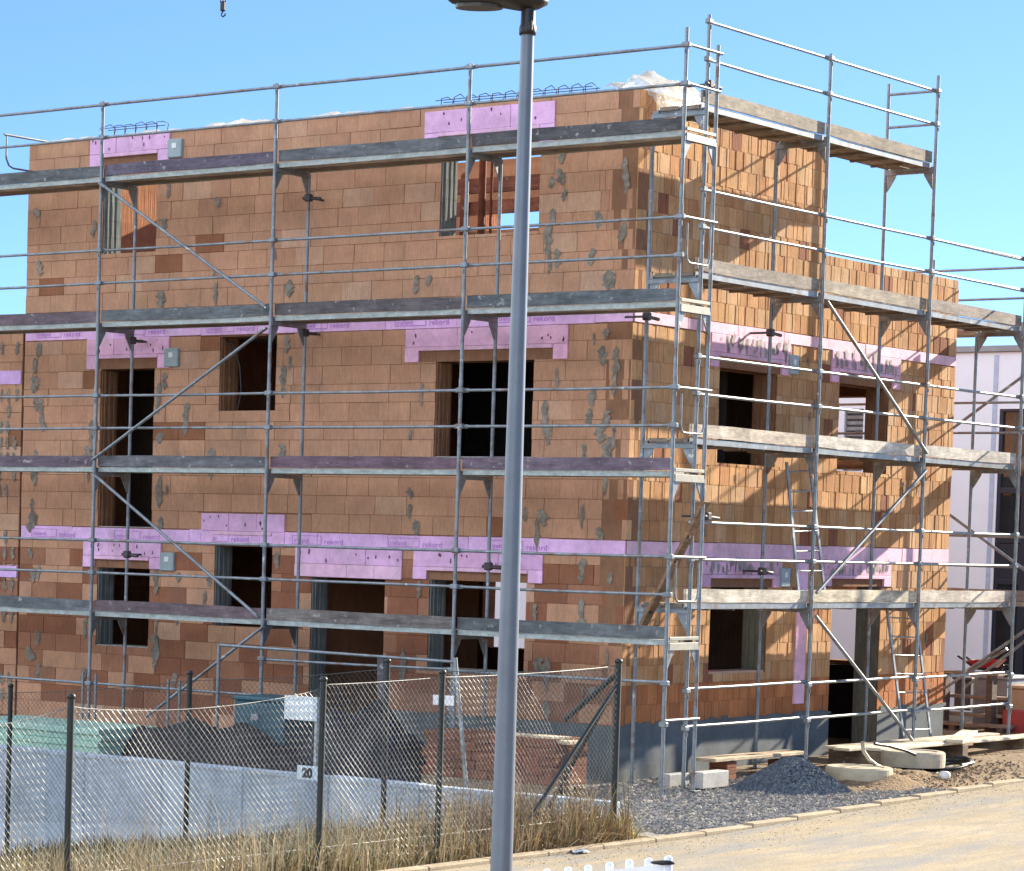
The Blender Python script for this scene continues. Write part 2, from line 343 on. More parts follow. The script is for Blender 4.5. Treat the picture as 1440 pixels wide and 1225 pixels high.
def brick_wall(name, axis, u0, u1, top, openings, boxes, length, colour, ridged, smears):
    b = MB(); back = MB()
    holes = list(openings) + list(boxes) + [(u0-1, u1+1, z0, z1) for z0, z1 in BAND_Z] + [(-6.16 if axis == 'x' else u0-1, u1+1, -1, .8), (u0-1, u1+1, -1, .304)]
    tops = top if isinstance(top, list) else [(u0, u1, top)]
    row = 0; z = .8
    cuts = sorted([.8+.2475*i for i in range(-2, 9)] + [2.90, 3.11] + [3.11+.2475*i for i in range(1, 11)] + [5.79, 5.95] + [5.95+.2475*i for i in range(1, 12)])
    rows = [(cuts[i], cuts[i+1]) for i in range(len(cuts)-1) if cuts[i+1]-cuts[i] > .03]
    for (za, zb) in rows:
        row += 1
        for (t0, t1, tz) in tops:
            if za >= tz-.02: continue
            u = t0; first = True
            while u < t1-.01:
                ln = length*random.uniform(.97, 1.03)
                if random.random() < .12: ln *= random.choice([.5, .7, 1.3])
                if first and row % 2: ln *= .5
                first = False
                v = min(u+ln, t1)
                if t1-v < .06: v = t1
                rects = [(u+.0022, v-.0022, za+.002, min(zb, tz)-.002)]
                for h in holes: rects = subtract(rects, h)
                c = colour((za+zb)/2, (u+v)/2); d = random.uniform(-.006, .004)
                for (a, bb, c0, c1) in rects:
                    if bb-a < .02 or c1-c0 < .02: continue
                    if ridged or v >= t1-.001 and (row % 2 or random.random() < .3):
                        a2 = a; k = 0
                        while a2 < bb-.01:
                            b2 = min(a2+random.choice([.07, .085, .1, .12]), bb)
                            if bb-b2 < .03: b2 = bb
                            pbox(b, axis, a2, b2-.004, d*.55+(.005 if k % 2 else 0)+random.uniform(-.0016, .0016), .03, c0, c1, jit(c, .035)); a2 = b2; k += 1
                    else: pbox(b, axis, a, bb, d, .03, c0, c1, c, 0, .003)
                u = v
    for s_ in smears: smear(b, axis, *s_)
    br = b.build(name, [M_brick, M_mortar], house)
    rects = [(t0, t1, 0.0, tz) for (t0, t1, tz) in tops]
    for h in list(openings): rects = subtract(rects, h)
    for (a, bb, c0, c1) in rects: pbox(back, axis, a, bb, .012, TH, c0, c1, (.27, .14, .08))
    back.build('wall_core', M_back, br)
    return br
# mortar smears on the long wall, where the photo has them
sm = []
for k in range(33):
    z = .93+.2475*k
    if z > 8.3: break
    if 2.8 < z < 3.15 or 5.7 < z < 6: continue
    for u, pr, wd in ((-11.35, .45, .14), (-11.22, .25, .1), (-10.25, .45, .12), (-8.92, .5, .11), (-8.5, .25, .1), (-7.98, .3, .09), (-6.7, .22, .1), (-4.4, .4, .1), (-4.55, .3, .08),
                      (-2.5, .55, .14), (-2.35, .3, .1), (-1.85, .5, .1), (-1.62, .5, .13), (-1.45, .45, .1)):
        if random.random() < pr*(.75 if z < 5.8 else .55):
            uu = u+random.uniform(-.05, .05)
            if any(o[0]-.06 < uu < o[1]+.06 and o[2]-.1 < z < o[3]+.1 for o in list(OPEN_F.values())+BOX_F): continue
            sm.append((uu, z+random.uniform(-.05, .05), wd*random.uniform(.5, 1.5), random.choice([.15, .22, .24, .25, .32, .46]), STAIN))
    if random.random() < .3:
        uu = random.uniform(-9, -2)
        if not any(o[0]-.1 < uu < o[1]+.1 and o[2]-.1 < z < o[3]+.1 for o in list(OPEN_F.values())+BOX_F): sm.append((uu, z, random.uniform(.05, .1), random.uniform(.12, .24), STAIN))
fw = brick_wall('brick_wall', 'x', XL, XW, 8.65, OPEN_F.values(), BOX_F, .50, front_colour, False, sm)
def side_colour(z, y):
    c = random.choices([(.56, .315, .15), (.48, .25, .115), (.58, .36, .195), RED], [.5, .25, .2, .05])[0]  # sunny wall's bricks more golden: sunlight put into their colour
    if z < 1.4: c = random.choices([(.50, .20, .08), (.43, .165, .065)], [.6, .4])[0]
    return jit(c, .07)
smr = [(random.uniform(1.2, 9.9), random.uniform(1, 6.8), random.uniform(.04, .09), random.uniform(.1, .22), STAIN) for _ in range(26)]
smr = [s_ for s_ in smr if not any(o[0]-.1 < s_[0] < o[1]+.1 and o[2]-.15 < s_[1] < o[3]+.15 for o in list(OPEN_R.values())+BOX_R)]
swall = brick_wall('brick_wall', 'y', YW, YB, [(YW, YU, 8.65), (YU, YB, 7.065)], OPEN_R.values(), BOX_R, .25, side_colour, True, smr)
# plain hidden walls (seen only through the openings)
def plain_wall(p, q, axis, holes, name='brick_wall'):
    b = MB(); i = 0 if axis == 'x' else 1
    rects = [(p[i], q[i], p[2], q[2])]
    for h in holes: rects = subtract(rects, h)
    for (a, bb, c0, c1) in rects:
        z = c0
        while z < c1-.005:
            z2 = min(z+.2475, c1)
            lo = list(p); hi = list(q); lo[i] = a; hi[i] = bb; lo[2] = z; hi[2] = z2-.0; b.box(lo, hi, jit((.38, .17, .085), .12)); z = z2
    return b.build(name, M_back, house)
plain_wall((XL, YB-TH, 0), (XW-TH-.005, YB, 7.06), 'x', [(-4.1, -2.2, 4.15, 5.36), (-4.1, -2.2, 1.40, 2.55), (-9.3, -8.2, 1.3, 2.6)])
plain_wall((XL, YW+TH+.005, 0), (XL+TH, YB-TH-.005, 5.77), 'y', [])
plain_wall((XL, YW+TH+.005, 5.95), (XL+TH, YU-TH-.005, 8.65), 'y', [])
so1 = at(683, 327, 1, YU-TH); so2 = at(760, 277, 1, YU-TH)
plain_wall((XL, YU-TH, 5.96), (XW-TH-.005, YU, 8.64), 'x', [(so1.x, so2.x+.3, so1.z, so2.z)])
plain_wall((XL, YU+.01, 5.96), (XL+TH, YB-TH-.005, 7.06), 'y', [])
for z0, z1 in ((.02, .24), (2.91, 3.10), (5.80, 5.94)):
    b = MB(); b.box((XL+TH+.01, YW+TH+.01, z0), (XW-TH-.01, YB-TH-.01, z1), (.30, .29, .28)); b.build('floor_slab', M_conc, house)
# inner partitions
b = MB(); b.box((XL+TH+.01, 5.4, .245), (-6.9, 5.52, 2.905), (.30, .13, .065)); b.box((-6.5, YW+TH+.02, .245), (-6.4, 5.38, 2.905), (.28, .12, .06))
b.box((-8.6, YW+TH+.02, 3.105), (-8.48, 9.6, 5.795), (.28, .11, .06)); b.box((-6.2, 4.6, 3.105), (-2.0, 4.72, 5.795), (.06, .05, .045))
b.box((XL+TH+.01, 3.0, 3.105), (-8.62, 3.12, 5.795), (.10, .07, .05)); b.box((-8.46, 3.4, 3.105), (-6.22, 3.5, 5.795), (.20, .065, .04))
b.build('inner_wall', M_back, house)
b = MB(); b.box((-5.2, 9.0, .245), (-1.63, 9.08, 1.36), (.02, .016, .015)); b.build('inner_wall', M_back, house)  # near-black board added to darken the low view through the far door
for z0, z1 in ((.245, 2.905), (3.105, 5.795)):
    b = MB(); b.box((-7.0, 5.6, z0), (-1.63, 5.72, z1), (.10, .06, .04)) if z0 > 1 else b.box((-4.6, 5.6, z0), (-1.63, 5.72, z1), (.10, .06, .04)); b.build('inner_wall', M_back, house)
# plinth
b = MB()
pbox(b, 'x', XL+.01, -6.165, -.012, .011, -.3, .295); pbox(b, 'x', -4.93, XW-.02, -.012, .011, -.3, .79)
for r_ in subtract([(YW-.02, YB, -.3, .79)], (6.49, 7.95, .25, 3)): pbox(b, 'y', r_[0], r_[1], -.012, .011, r_[2], r_[3])
for i in range(60):                                   # ragged upper edge of the sealing coat
    u = YW+.1+i*.15
    if 6.4 < u < 7.95: continue
    pbox(b, 'y', u, u+.15, -.011, .0105, .785, .80+random.uniform(0, .05))
b.build('plinth', M_plinth, house)
# pink foam
PINK = (.80, .46, .62); PINK2 = (.82, .50, .66); PKD = (.58, .26, .36)
def nails(b, axis, u0, u1, z0, z1, n):
    for _ in range(n):
        u = random.uniform(u0+.05, u1-.05); z = random.uniform(z0+.04, z1-.04)
        smear(b, axis, u, z, .028, random.uniform(.03, .07), (.10, .04, .07), -.030, 0)
def band(axis, u0, u1, z0, z1, txt):
    b = MB(); u = u0
    while u < u1-.05:
        v = min(u+random.uniform(.95, 1.3), u1)
        pbox(b, axis, u+.002, v-.002, -.012+random.uniform(-.003, .002), .011, z0+.004+random.choice([0, 0, .008]), z1-.004-random.random()*.012, jit((.76, .47, .75) if axis == 'x' else (.80, .50, .63), .06), 0, .004); u = v  # shaded front foam tinted lilac, sunny side pinker: light put into the colour
    o = b.build('insulation_band', M_foam, house)
    if txt:
        u = u0+.25; k = 0
        while u < u1-1.3:
            for word, size, off in (('ireland', .085, 0.0), ('rekord', .105, .52)):
                cu = bpy.data.curves.new('print', 'FONT'); cu.body = word; cu.size = size; cu.space_character = 1.1
                t = bpy.data.objects.new('print', cu); COL.objects.link(t)
                dg = bpy.context.evaluated_depsgraph_get(); me = bpy.data.meshes.new_from_object(t.evaluated_get(dg))
                bpy.data.objects.remove(t); me.materials.clear(); me.materials.append(M_ink)
                t = bpy.data.objects.new('printed_word', me); COL.objects.link(t); t.parent = o; BASE[t] = BASE[o]
                p = Vector(P(axis, u+off, -.0185, z0+(.065 if word == 'ireland' else .05))) - BASE[o]
                t.location = p; t.rotation_euler = (R(90), 0, 0 if axis == 'x' else R(90))
            f = MB()
            for zz in (z0+.045, z0+.155): pbox(f, axis, u-.03, u+.47, -.0185, -.016, zz, zz+.006)
            for uu in (u-.03, u+.464): pbox(f, axis, uu, uu+.006, -.0185, -.016, z0+.0515, z0+.1545)
            f.build('printed_frame', M_ink, o)
            u += 1.62; k += 1
    return o
band('x', XL+.02, XW, 2.90, 3.11, True); band('x', XL+.02, XW, 5.79, 5.95, True)
band('y', YW+.02, YB-.02, 2.90, 3.11, False); band('y', YW+.02, YB-.02, 5.79, 5.95, False)
def lintel(axis, r_, rec, dirty=False, tone=PINK):
    """foam box over an opening: upper boards, two cheeks, recessed lower board"""
    u0, u1, z0, z1 = r_; b = MB(); zm = z0+(z1-z0)*.45; cw = .22
    o0, o1 = u0+cw, u1-cw
    n = 3; e = [u0+(u1-u0)*k/n for k in range(n+1)]
    for k in range(n): pbox(b, axis, e[k]+.002, e[k+1]-.002, -.026+random.uniform(-.004, .004), .011, zm+.002, z1-.004, jit(tone, .07), 0, .005)
    if rec:
        pbox(b, axis, u0, o0-.002, -.024, .011, z0, zm-.001, jit(tone, .06), 0, .005); pbox(b, axis, o1+.002, u1, -.026, .011, z0, zm-.001, jit(tone, .06), 0, .005)
        pbox(b, axis, o0, o1, -.035, .15, zm-.05, zm-.001, jit(PINK2, .05), 0, .005)
        pbox(b, axis, o0, o1, .09, .16, z0, zm-.052, jit(PKD, .05))  # recessed board in darker pink, the recess shade put into its colour
        for _ in range(7):
            uu = random.uniform(o0+.1, o1-.1); smear(b, axis, uu, (z0+zm)/2-.02, .025, .09, (.10, .04, .07), .088, 0)
    else:
        for k in range(4):
            a = u0+(u1-u0)*k/4; pbox(b, axis, a+.001, a+(u1-u0)/4-.001, -.03+random.uniform(-.003, .003), .011, z0, zm-.001, jit(PINK2, .05), 0, .005)
    nails(b, axis, u0, u1, zm, z1, 8)
    if dirty:
        for _ in range(26): smear(b, axis, random.uniform(u0+.1, u1-.1), random.uniform(zm+.02, z1-.04), random.uniform(.03, .1), random.uniform(.08, .22), jit((.30, .27, .24), .3), -.031, 0)
    b.build('lintel_box', M_foam, house)
for i, r_ in enumerate(BOX_F): lintel('x', r_, i not in (6,), False, (.80, .45, .63) if i in (2, 3) else (.76, .45, .68))  # most front boxes carry the shaded wall's lilac in their colour
lintel('y', BOX_R[0], True, True); lintel('y', BOX_R[1], True, True); lintel('y', BOX_R[2], True, True); lintel('y', BOX_R[3], True, True)
# row of boards above the small ground-floor window, vertical pink strip on the short wall
b = MB(); pbox(b, 'y', 5.46, 5.74, -.02, .012, .95, 2.885, jit(PINK2, .05)); b.build('insulation_strip', M_foam, house)
# ridged jambs
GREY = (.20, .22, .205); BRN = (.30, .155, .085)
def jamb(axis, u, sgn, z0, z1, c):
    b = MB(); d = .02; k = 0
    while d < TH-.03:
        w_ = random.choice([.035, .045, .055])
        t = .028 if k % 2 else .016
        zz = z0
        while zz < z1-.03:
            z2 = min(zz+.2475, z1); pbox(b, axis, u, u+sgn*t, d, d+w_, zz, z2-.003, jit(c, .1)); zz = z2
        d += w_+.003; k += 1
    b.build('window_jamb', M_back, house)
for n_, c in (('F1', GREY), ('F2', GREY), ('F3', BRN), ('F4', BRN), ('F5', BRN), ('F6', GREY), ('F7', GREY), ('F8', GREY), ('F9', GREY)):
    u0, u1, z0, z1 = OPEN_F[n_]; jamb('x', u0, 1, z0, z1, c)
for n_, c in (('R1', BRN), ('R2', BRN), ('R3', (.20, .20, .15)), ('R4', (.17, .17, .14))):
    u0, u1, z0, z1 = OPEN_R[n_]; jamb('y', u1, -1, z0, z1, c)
for n_ in ('F3', 'F5', 'F6', 'F9'):
    b = MB(); u0, u1, z0, z1 = OPEN_F[n_]; pbox(b, 'x', u0+.03, u1, .0, TH, z0, z0+.012, (.42, .40, .37)); b.build('mortar_sill', M_conc, house)
b = MB(); pbox(b, 'y', 3.17, 4.6, -.01, .3, 1.40, 1.43, (.5, .34, .25)); b.build('mortar_sill', M_conc, house)
# grey junction boxes
for px, py, axis in ((248, 209, 'x'), (243, 503, 'x'), (237, 790, 'x'), (1113, 513, 'y'), (1101, 812, 'y')):
    p = at(px, py, 1, YW) if axis == 'x' else at(px, py, 0, XW); u = p.x if axis == 'x' else p.y
    b = MB(); pbox(b, axis, u-.13, u+.13, -.05, .012, p.z-.13, p.z+.13, (.30, .37, .38), 0, .012)
    o = b.build('junction_box', M_plast, house)
    b = MB(); pbox(b, axis, u-.04, u+.04, -.056, -.049, p.z-.0, p.z+.07, (.75, .75, .72), 0, .003); b.build('box_label', M_plast, o)
# loose cables hanging in two openings
for pts in ([(1112, 190), (1180, 230), (1215, 340), (1222, 470), (1205, 560)], ):
    q = [at(x/3.6, y_/3.6+420, 1, YW+.1) for x, y_ in pts]; b = MB(); b.path(q, .012, 6); b.build('cable', M_black, house)
q = [at(150, 787, 1, YW+.02), at(153, 795, 1, YW+.02), at(160, 799, 1, YW+.05)]; b = MB(); b.path(q, .012, 6); b.build('cable', M_black, house)
# stairs seen through the ground-floor window beside the lamp
b = MB()
for k in range(9): b.box((-5.6+.26*k, 4.2, .25+.19*k), (-5.32+.26*k, 5.2, .44+.19*k), (.72, .72, .74))
b.build('staircase', M_conc, house)

# ------------------------------------------------------------------ attached neighbour half on the left
nb = thing('brick_house', (XL-.04, YW, 0), 'lower raw brick house half joined at the left end, cut off by the photo edge', 'house')
b = MB(); back = MB()
row = 0; z = .3
while z < 6.05:
    row += 1; u = XL-.035-(.25 if row % 2 else .5)
    e = XL-.035
    while e > -15.5:
        c = front_colour(z, -11); pbox(b, 'x', max(u, -15.5)+.004, e-.004, random.uniform(-.004, .004), .03, z+.003, min(z+.2475, 6.1)-.003, c, 0, .003); e = u; u -= .5
    z += .2475
for z in fr(.6, 5.7, 22):
    for u in (-11.75, -11.9, -12.05):
        if random.random() < .55: smear(b, 'x', u, z, .09, .2, STAIN)
b.build('brick_wall', [M_brick, M_mortar], nb)
back.box((-15.5, YW+.02, 0), (XL-.035, YB-.5, 6.08), (.27, .14, .08)); back.build('wall_core', M_back, nb)
for z0, z1 in ((5.17, 5.37), (2.33, 2.50)):
    b = MB(); pbox(b, 'x', -15.4, XL-.05, -.016, .0, z0, z1, jit((.66, .42, .74), .03), 0, .004); b.build('insulation_band', M_foam, nb)  # lilac of the shaded front put into the foam colour

# ------------------------------------------------------------------ things on top of the wall
def crumple(name, pts, wd, hts, seed, label, wpx=None):
    random.seed(seed); b = MB(); n = len(pts); rows_ = []
    for i, (x, y_, z) in enumerate(pts):
        h = hts[i]; rr = []
        for k in range(7):
            t = k/6; yy = y_-wd/2+wd*t
            zz = z+h*(math.sin(math.pi*t)**.6)*random.uniform(.55, 1.15)
            rr.append((x+random.uniform(-.05, .05), yy+random.uniform(-.03, .03), zz))
        rows_.append(rr)
    vs = [p for r_ in rows_ for p in r_]
    b.mesh(vs, [(i*7+k, (i+1)*7+k, (i+1)*7+k+1, i*7+k+1) for i in range(n-1) for k in range(6)])
    return tag(b.build(name, M_sheet, None, pts[0]), label, 'plastic sheet', 'plastic sheets on the wall top')
N_ = 60
crumple('plastic_sheet', [(XL+.1+i*.115, YW+.17, 8.652) for i in range(N_)], .44, [.03+.055*abs(math.sin(i*.9))*abs(math.sin(i*.23)) + (.03 if 28 < i < 36 else 0) for i in range(N_)], 3, 'long low strip of white film lying along the brick parapet left of the lamp post')
# big crumpled sheet over the corner
random.seed(12)
b = MB(); gx_, gy_ = 26, 26; vs = []
c0 = at(905, 128, 1, YW+.3)
for j in range(gy_):
    for i in range(gx_):
        u = i/(gx_-1); v = j/(gy_-1)
        x = XW-.55+u*.95; yy = YW-.02+v*1.5
        h = .22*math.exp(-((u-.38)/.33)**2)*(math.sin(math.pi*min(1, max(0, v*.9+.05)))**.5) + .035*math.sin(u*17+v*5)+.03*math.sin(v*13-u*9)+random.uniform(-.02, .02)
        if u > .62: h -= (u-.62)*1.1
        vs.append((x+random.uniform(-.015, .015), yy+random.uniform(-.02, .02), 8.67+max(h, -.4 if u > .6 else 0.0)))
b.mesh(vs, [(j*gx_+i, j*gx_+i+1, (j+1)*gx_+i+1, (j+1)*gx_+i) for j in range(gy_-1) for i in range(gx_-1)], None, 0, True)
tag(b.build('plastic_sheet', M_sheet, None, (XW-.4, YW+.2, 8.66)), 'big crumpled pale film heaped over the top corner of the brick wall', 'plastic sheet', 'plastic sheets on the wall top')
def rebar(x0, x1, z, label):
    t = thing('rebar_cage', (x0, YW+.15, z), label, 'rebar', 'rebar cages on the wall top')
    for yy in (YW+.08, YW+.26):
        b = MB(); b.tube((x0, yy, z+.14), (x1, yy, z+.14), .006, 5); b.build('bar', M_rust, t)
    x = x0+.1
    while x < x1:
        b = MB(); j_ = random.uniform(-.02, .02)
        b.path([(x, YW+.07, z-.02), (x, YW+.07, z+.16), (x+.03, YW+.17, z+.20+j_), (x+.05, YW+.27, z+.16), (x, YW+.27, z-.02)], .0065, 5); b.build('stirrup', M_rust, t); x += .2
rebar(-4.4, -2.0, 8.61, 'row of rusty rebar loops above the pink foam box by the lamp post')
rebar(-10.3, -9.2, 8.66, 'short row of rusty rebar loops at the far left parapet')
# formwork props inside the upper window
for px, zt in ((677, 8.4), (690, 8.2)):
    p = at(px, 300, 1, YW+1.0); b = MB(); b.tube((p.x, p.y, 5.945), (p.x, p.y, zt), .05 if px == 677 else .02, 8)
    tag(b.build('timber_prop', mat('prop_wood%d' % px, (.14, .05, .03), .9, noise=(9, .4)), None, (p.x, p.y, 5.945)), 'thick dark red timber prop standing inside the upper window' if px == 677 else 'thin steel prop beside the timber prop in the upper window', 'prop')
p = at(640, 262, 1, 3.2); q = at(760, 255, 1, 3.2)
b = MB(); b.beam((p.x-.8, 3.2, 7.92), (q.x+1.2, 3.2, 7.92), .08, .20, (.16, .06, .035)); b.beam((p.x-.8, 3.25, 7.62), (q.x+1.2, 3.25, 7.62), .06, .18, (.24, .10, .06))
b.beam((p.x-.8, 3.2, 7.25), (q.x+1.2, 3.2, 7.25), .05, .1, (.35, .2, .12))
for x in (p.x+.2, p.x+1.1): b.beam((x, 3.16, 5.945), (x, 3.16, 8.1), .09, .09, (.14, .05, .03))
tag(b.build('formwork_frame', M_wood, None, (p.x, 3.2, 5.945)), 'red brown timber formwork seen through the upper window left of the lamp', 'formwork')
random.seed(21)
# ------------------------------------------------------------------ scaffolds
RS = .0242
def coupler(o_parent, p, axis):
    b = MB(); d = {'x': (1, 0, 0), 'y': (0, 1, 0)}[axis]
    e = .035
    b.bbox((p[0]-e*(1.5 if axis == 'x' else 1), p[1]-e*(1.5 if axis == 'y' else 1), p[2]-.032), (p[0]+e*(1.5 if axis == 'x' else 1), p[1]+e*(1.5 if axis == 'y' else 1), p[2]+.032), .012)
    n = (p[0]+(.0 if axis == 'x' else .03), p[1]-(.03 if axis == 'x' else 0), p[2]-.05)
    b.tube(n, (n[0], n[1], n[2]-.05), .009, 5)
    b.build('coupler', M_steel, o_parent)
def standard(t, x, y, z0, z1, spigots=(), cpl=(), axis='x', bend=(0, 0)):
    b = MB(); b.path([(x, y, z0), (x+bend[0]*.5, y+bend[1]*.5, (z0+z1)/2), (x, y, z1)], RS, 10)
    for z in spigots: b.tube((x, y, z-.03), (x, y, z+.09), RS+.0035, 10)
    o = b.build('standard', M_steel, t)
    for z in cpl: coupler(o, (x, y, z), axis)
    return o
def foot(t, x, y, z):
    b = MB(); b.bbox((x-.075, y-.075, z), (x+.075, y+.075, z+.008), .002); b.tube((x, y, z+.008), (x, y, z+.25), .017, 8)
    b.tube((x-.05, y, z+.21), (x+.05, y, z+.21), .008, 5); b.build('base_plate', M_steel, t)
def rail(t, p, q, r=.0185):
    p = Vector(p); q = Vector(q); m = (p+q)/2 + Vector((random.uniform(-.006, .006), random.uniform(-.006, .006), random.uniform(-.008, .002)))
    b = MB(); b.path([p, m, q], r, 8)
    d = (q-p).normalized()                                  # flattened rail ends
    b.beam(p-d*.02, p+d*.1, .012, .05); b.beam(q-d*.1, q+d*.02, .012, .05)
    return b.build('guard_rail', M_steel, t)
def transom(t, p, q, gus=True, z=0):
    """head piece of a frame: bar between the two standards with a triangular plate at either end"""
    p = Vector(p); q = Vector(q); d = (q-p).normalized(); b = MB()
    b.beam(p, q, .05, .05); b.beam(p+Vector((0, 0, .045)), q+Vector((0, 0, .045)), .03, .03)
    if gus:
        n = d.cross(Vector((0, 0, 1)))*.008
        for o, s_ in ((p, 1), (q, -1)):
            b.prism([o+d*s_*.03-n-Vector((0, 0, .026)), o+d*s_*.16-n-Vector((0, 0, .026)), o+d*s_*.15-n-Vector((0, 0, .06)), o+d*s_*.05-n-Vector((0, 0, .22)), o+d*s_*.025-n-Vector((0, 0, .25))], n*2)
    return b.build('transom', M_steel, t)
def board(name, t, p, q, wd, ht, c, warp=.006):
    """plank from p to q with a slight bow and worn ends"""
    p = Vector(p); q = Vector(q); n = 6; b = MB(); d = (q-p).normalized(); a = d.cross(Vector((0, 0, 1))).normalized(); prev = None
    ph = random.uniform(0, 3)
    vs = []
    for i in range(n+1):
        t_ = i/n; cpos = p.lerp(q, t_)+Vector((0, 0, warp*math.sin(ph+t_*4)))
        e = .003*random.uniform(-1, 1); chamf = .92 if i in (0, n) else 1
        for (sx, sz) in ((-1, -1), (1, -1), (1, 1), (-1, 1)): vs.append(cpos+a*(wd/2*sx*chamf)+Vector((0, 0, ht/2*sz*chamf+e)))
    fs = [(0, 1, 2, 3), tuple(4*n+k for k in (3, 2, 1, 0))]
    for i in range(n):
        for k in range(4): fs.append((4*i+k, 4*i+4+k, 4*i+4+(k+1) % 4, 4*i+(k+1) % 4))
    b.mesh(vs, fs, c); return b.build(name, M_wood, t)
def tie(t, x, y, z, axis):
    b = MB()
    if axis == 'x':
        b.tube((x-.09, y, z), (x+.20, y, z-.02), .022, 8); b.tube((x, y, z), (x, YW+.0, z), .016, 6); b.bbox((x-.05, y-.045, z-.05), (x+.05, y+.045, z+.05), .015)
    else:
        b.tube((x+.02, y-.10, z), (x+.02, y+.24, z-.02), .022, 8); b.tube((x, y, z), (max(XW, x-.35), y, z), .016, 6); b.bbox((x-.045, y-.05, z-.05), (x+.045, y+.05, z+.05), .015)
    b.build('wall_tie', M_rust, t)
GB, PU, WG, DK, CR = (.185, .205, .22), (.21, .155, .20), (.25, .225, .205), (.15, .145, .15), (.52, .45, .36)
DECKC = (.30, .27, .22)
BF, BR = 3.07, 3.07
# --- long side
sf = thing('scaffold', (0, 0, .04), 'long steel scaffold with four plank levels along the wide shaded brick wall', 'scaffold', 'scaffolds round the brick house')
Z = [ZD+2*k for k in range(4)]
FX = [0, -BF, -2*BF, -3*BF, -4*BF]
for i, x in enumerate(FX):
    top = 9.12 if i == 0 else 8.96
    cp = [.93] + [z+h for z in Z for h in (.60, 1.05)] + ([1.42] if i in (0, 1, 2) else [])
    standard(sf, x, 0, zg(x, 0)+.02, top, [z+.02 for z in Z[:3]] + [z-.9 for z in Z], cp, 'x', (random.uniform(-.012, .012), 0))
    foot(sf, x, 0, zg(x, 0)+.012)
    standard(sf, x, .73, zg(x, .7)+.02, 9.02 if i == 0 else Z[3]-.02, [z+.02 for z in Z[:3]], [], 'x', (random.uniform(-.012, .012), 0))
    foot(sf, x, .73, zg(x, .7)+.02)
    for z in Z: transom(sf, (x, .0, z-.035), (x, .73, z-.035))
TB = [[GB, WG, (.23, .16, .18), GB], [PU, (.24, .15, .19), (.19, .19, .20), PU], [(.17, .20, .22), (.16, .14, .15), GB, (.21, .16, .18)], [(.13, .13, .14), GB, (.18, .15, .21), (.17, .19, .20)]]
for k, z in enumerate(Z):
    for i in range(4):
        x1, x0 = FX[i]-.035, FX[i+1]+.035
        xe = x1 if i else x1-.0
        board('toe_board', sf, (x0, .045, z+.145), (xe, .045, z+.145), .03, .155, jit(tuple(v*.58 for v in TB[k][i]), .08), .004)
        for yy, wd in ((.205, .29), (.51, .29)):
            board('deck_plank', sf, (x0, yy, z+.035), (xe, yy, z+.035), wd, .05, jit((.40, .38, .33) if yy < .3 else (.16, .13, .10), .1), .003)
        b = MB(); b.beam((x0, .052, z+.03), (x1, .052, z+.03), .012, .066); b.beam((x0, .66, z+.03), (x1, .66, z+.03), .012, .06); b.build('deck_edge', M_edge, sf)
        for h in (.60, 1.05): rail(sf, (FX[i+1], .032, z+h), (FX[i], .032, z+h), .0185 if not (k == 3 and h > 1) else .021)
for i in range(2, 4): rail(sf, (FX[i+1], .032, .93), (FX[i], .032, .93))
for i in range(0, 2): rail(sf, (FX[i+1], .032, 1.41), (FX[i], .032, 1.43))
def brace(t, p, q, r=.0225):
    b = MB(); b.tube(p, q, r, 8); d = (Vector(q)-Vector(p)).normalized(); b.beam(Vector(p)-d*.04, Vector(p)+d*.1, .02, .06, None, (0, 1, 0)); b.beam(Vector(q)-d*.1, Vector(q)+d*.04, .02, .06, None, (0, 1, 0))
    b.build('diagonal_brace', M_steel, t)
yb = -.055
brace(sf, (FX[3]+.05, yb, Z[3]-.05), (FX[2]-.06, yb, Z[2]+.18)); brace(sf, (FX[2]-.06, yb, Z[2]-.12), (FX[3]+.05, yb, Z[1]+.18))
brace(sf, (FX[3]+.06, yb, Z[1]-.05), (FX[2]-.06, yb, Z[0]+.12)); brace(sf, (FX[2]+.02, yb, Z[0]-.05), (FX[3]+1.15, yb, .55))
for x, z in ((-2*BF, 5.76), (-3*BF, 5.73), (-3*BF, 2.73), (-BF, 2.73), (-2*BF, 7.55)): tie(sf, x, .73, z, 'x')
# end guards and toe pieces at the corner
for k, z in enumerate(Z):
    b = MB(); b.tube((.03, -.02, z+1.05), (.03, .78, z+1.05), .019, 8); b.build('end_guard', M_steel, sf)
    b = MB(); b.bbox((.0, .03, z+.06), (.03, .70, z+.10), .004); b.bbox((-.01, .03, z-.06), (.03, .70, z+.03), .004); b.build('end_toe_board', M_alu, sf)
    if k < 3:
        b = MB(); pts = [(.035, .10, z+.98), (.035, .10, z+.62), (.035, .12, z+.55), (.035, .17, z+.52), (.035, .56, z+.52), (.035, .61, z+.55), (.035, .63, z+.62), (.035, .63, z+.98)]
        b.path(pts, .013, 6); b.build('guard_hoop', M_steel, sf)
    else:
        b = MB(); b.tube((.03, -.02, z+.60), (.03, .76, z+.60), .018, 8); b.build('end_guard', M_steel, sf)
b = MB(); b.tube((.03, -.02, .98), (.03, .76, .98), .019, 8); b.build('end_guard', M_steel, sf)
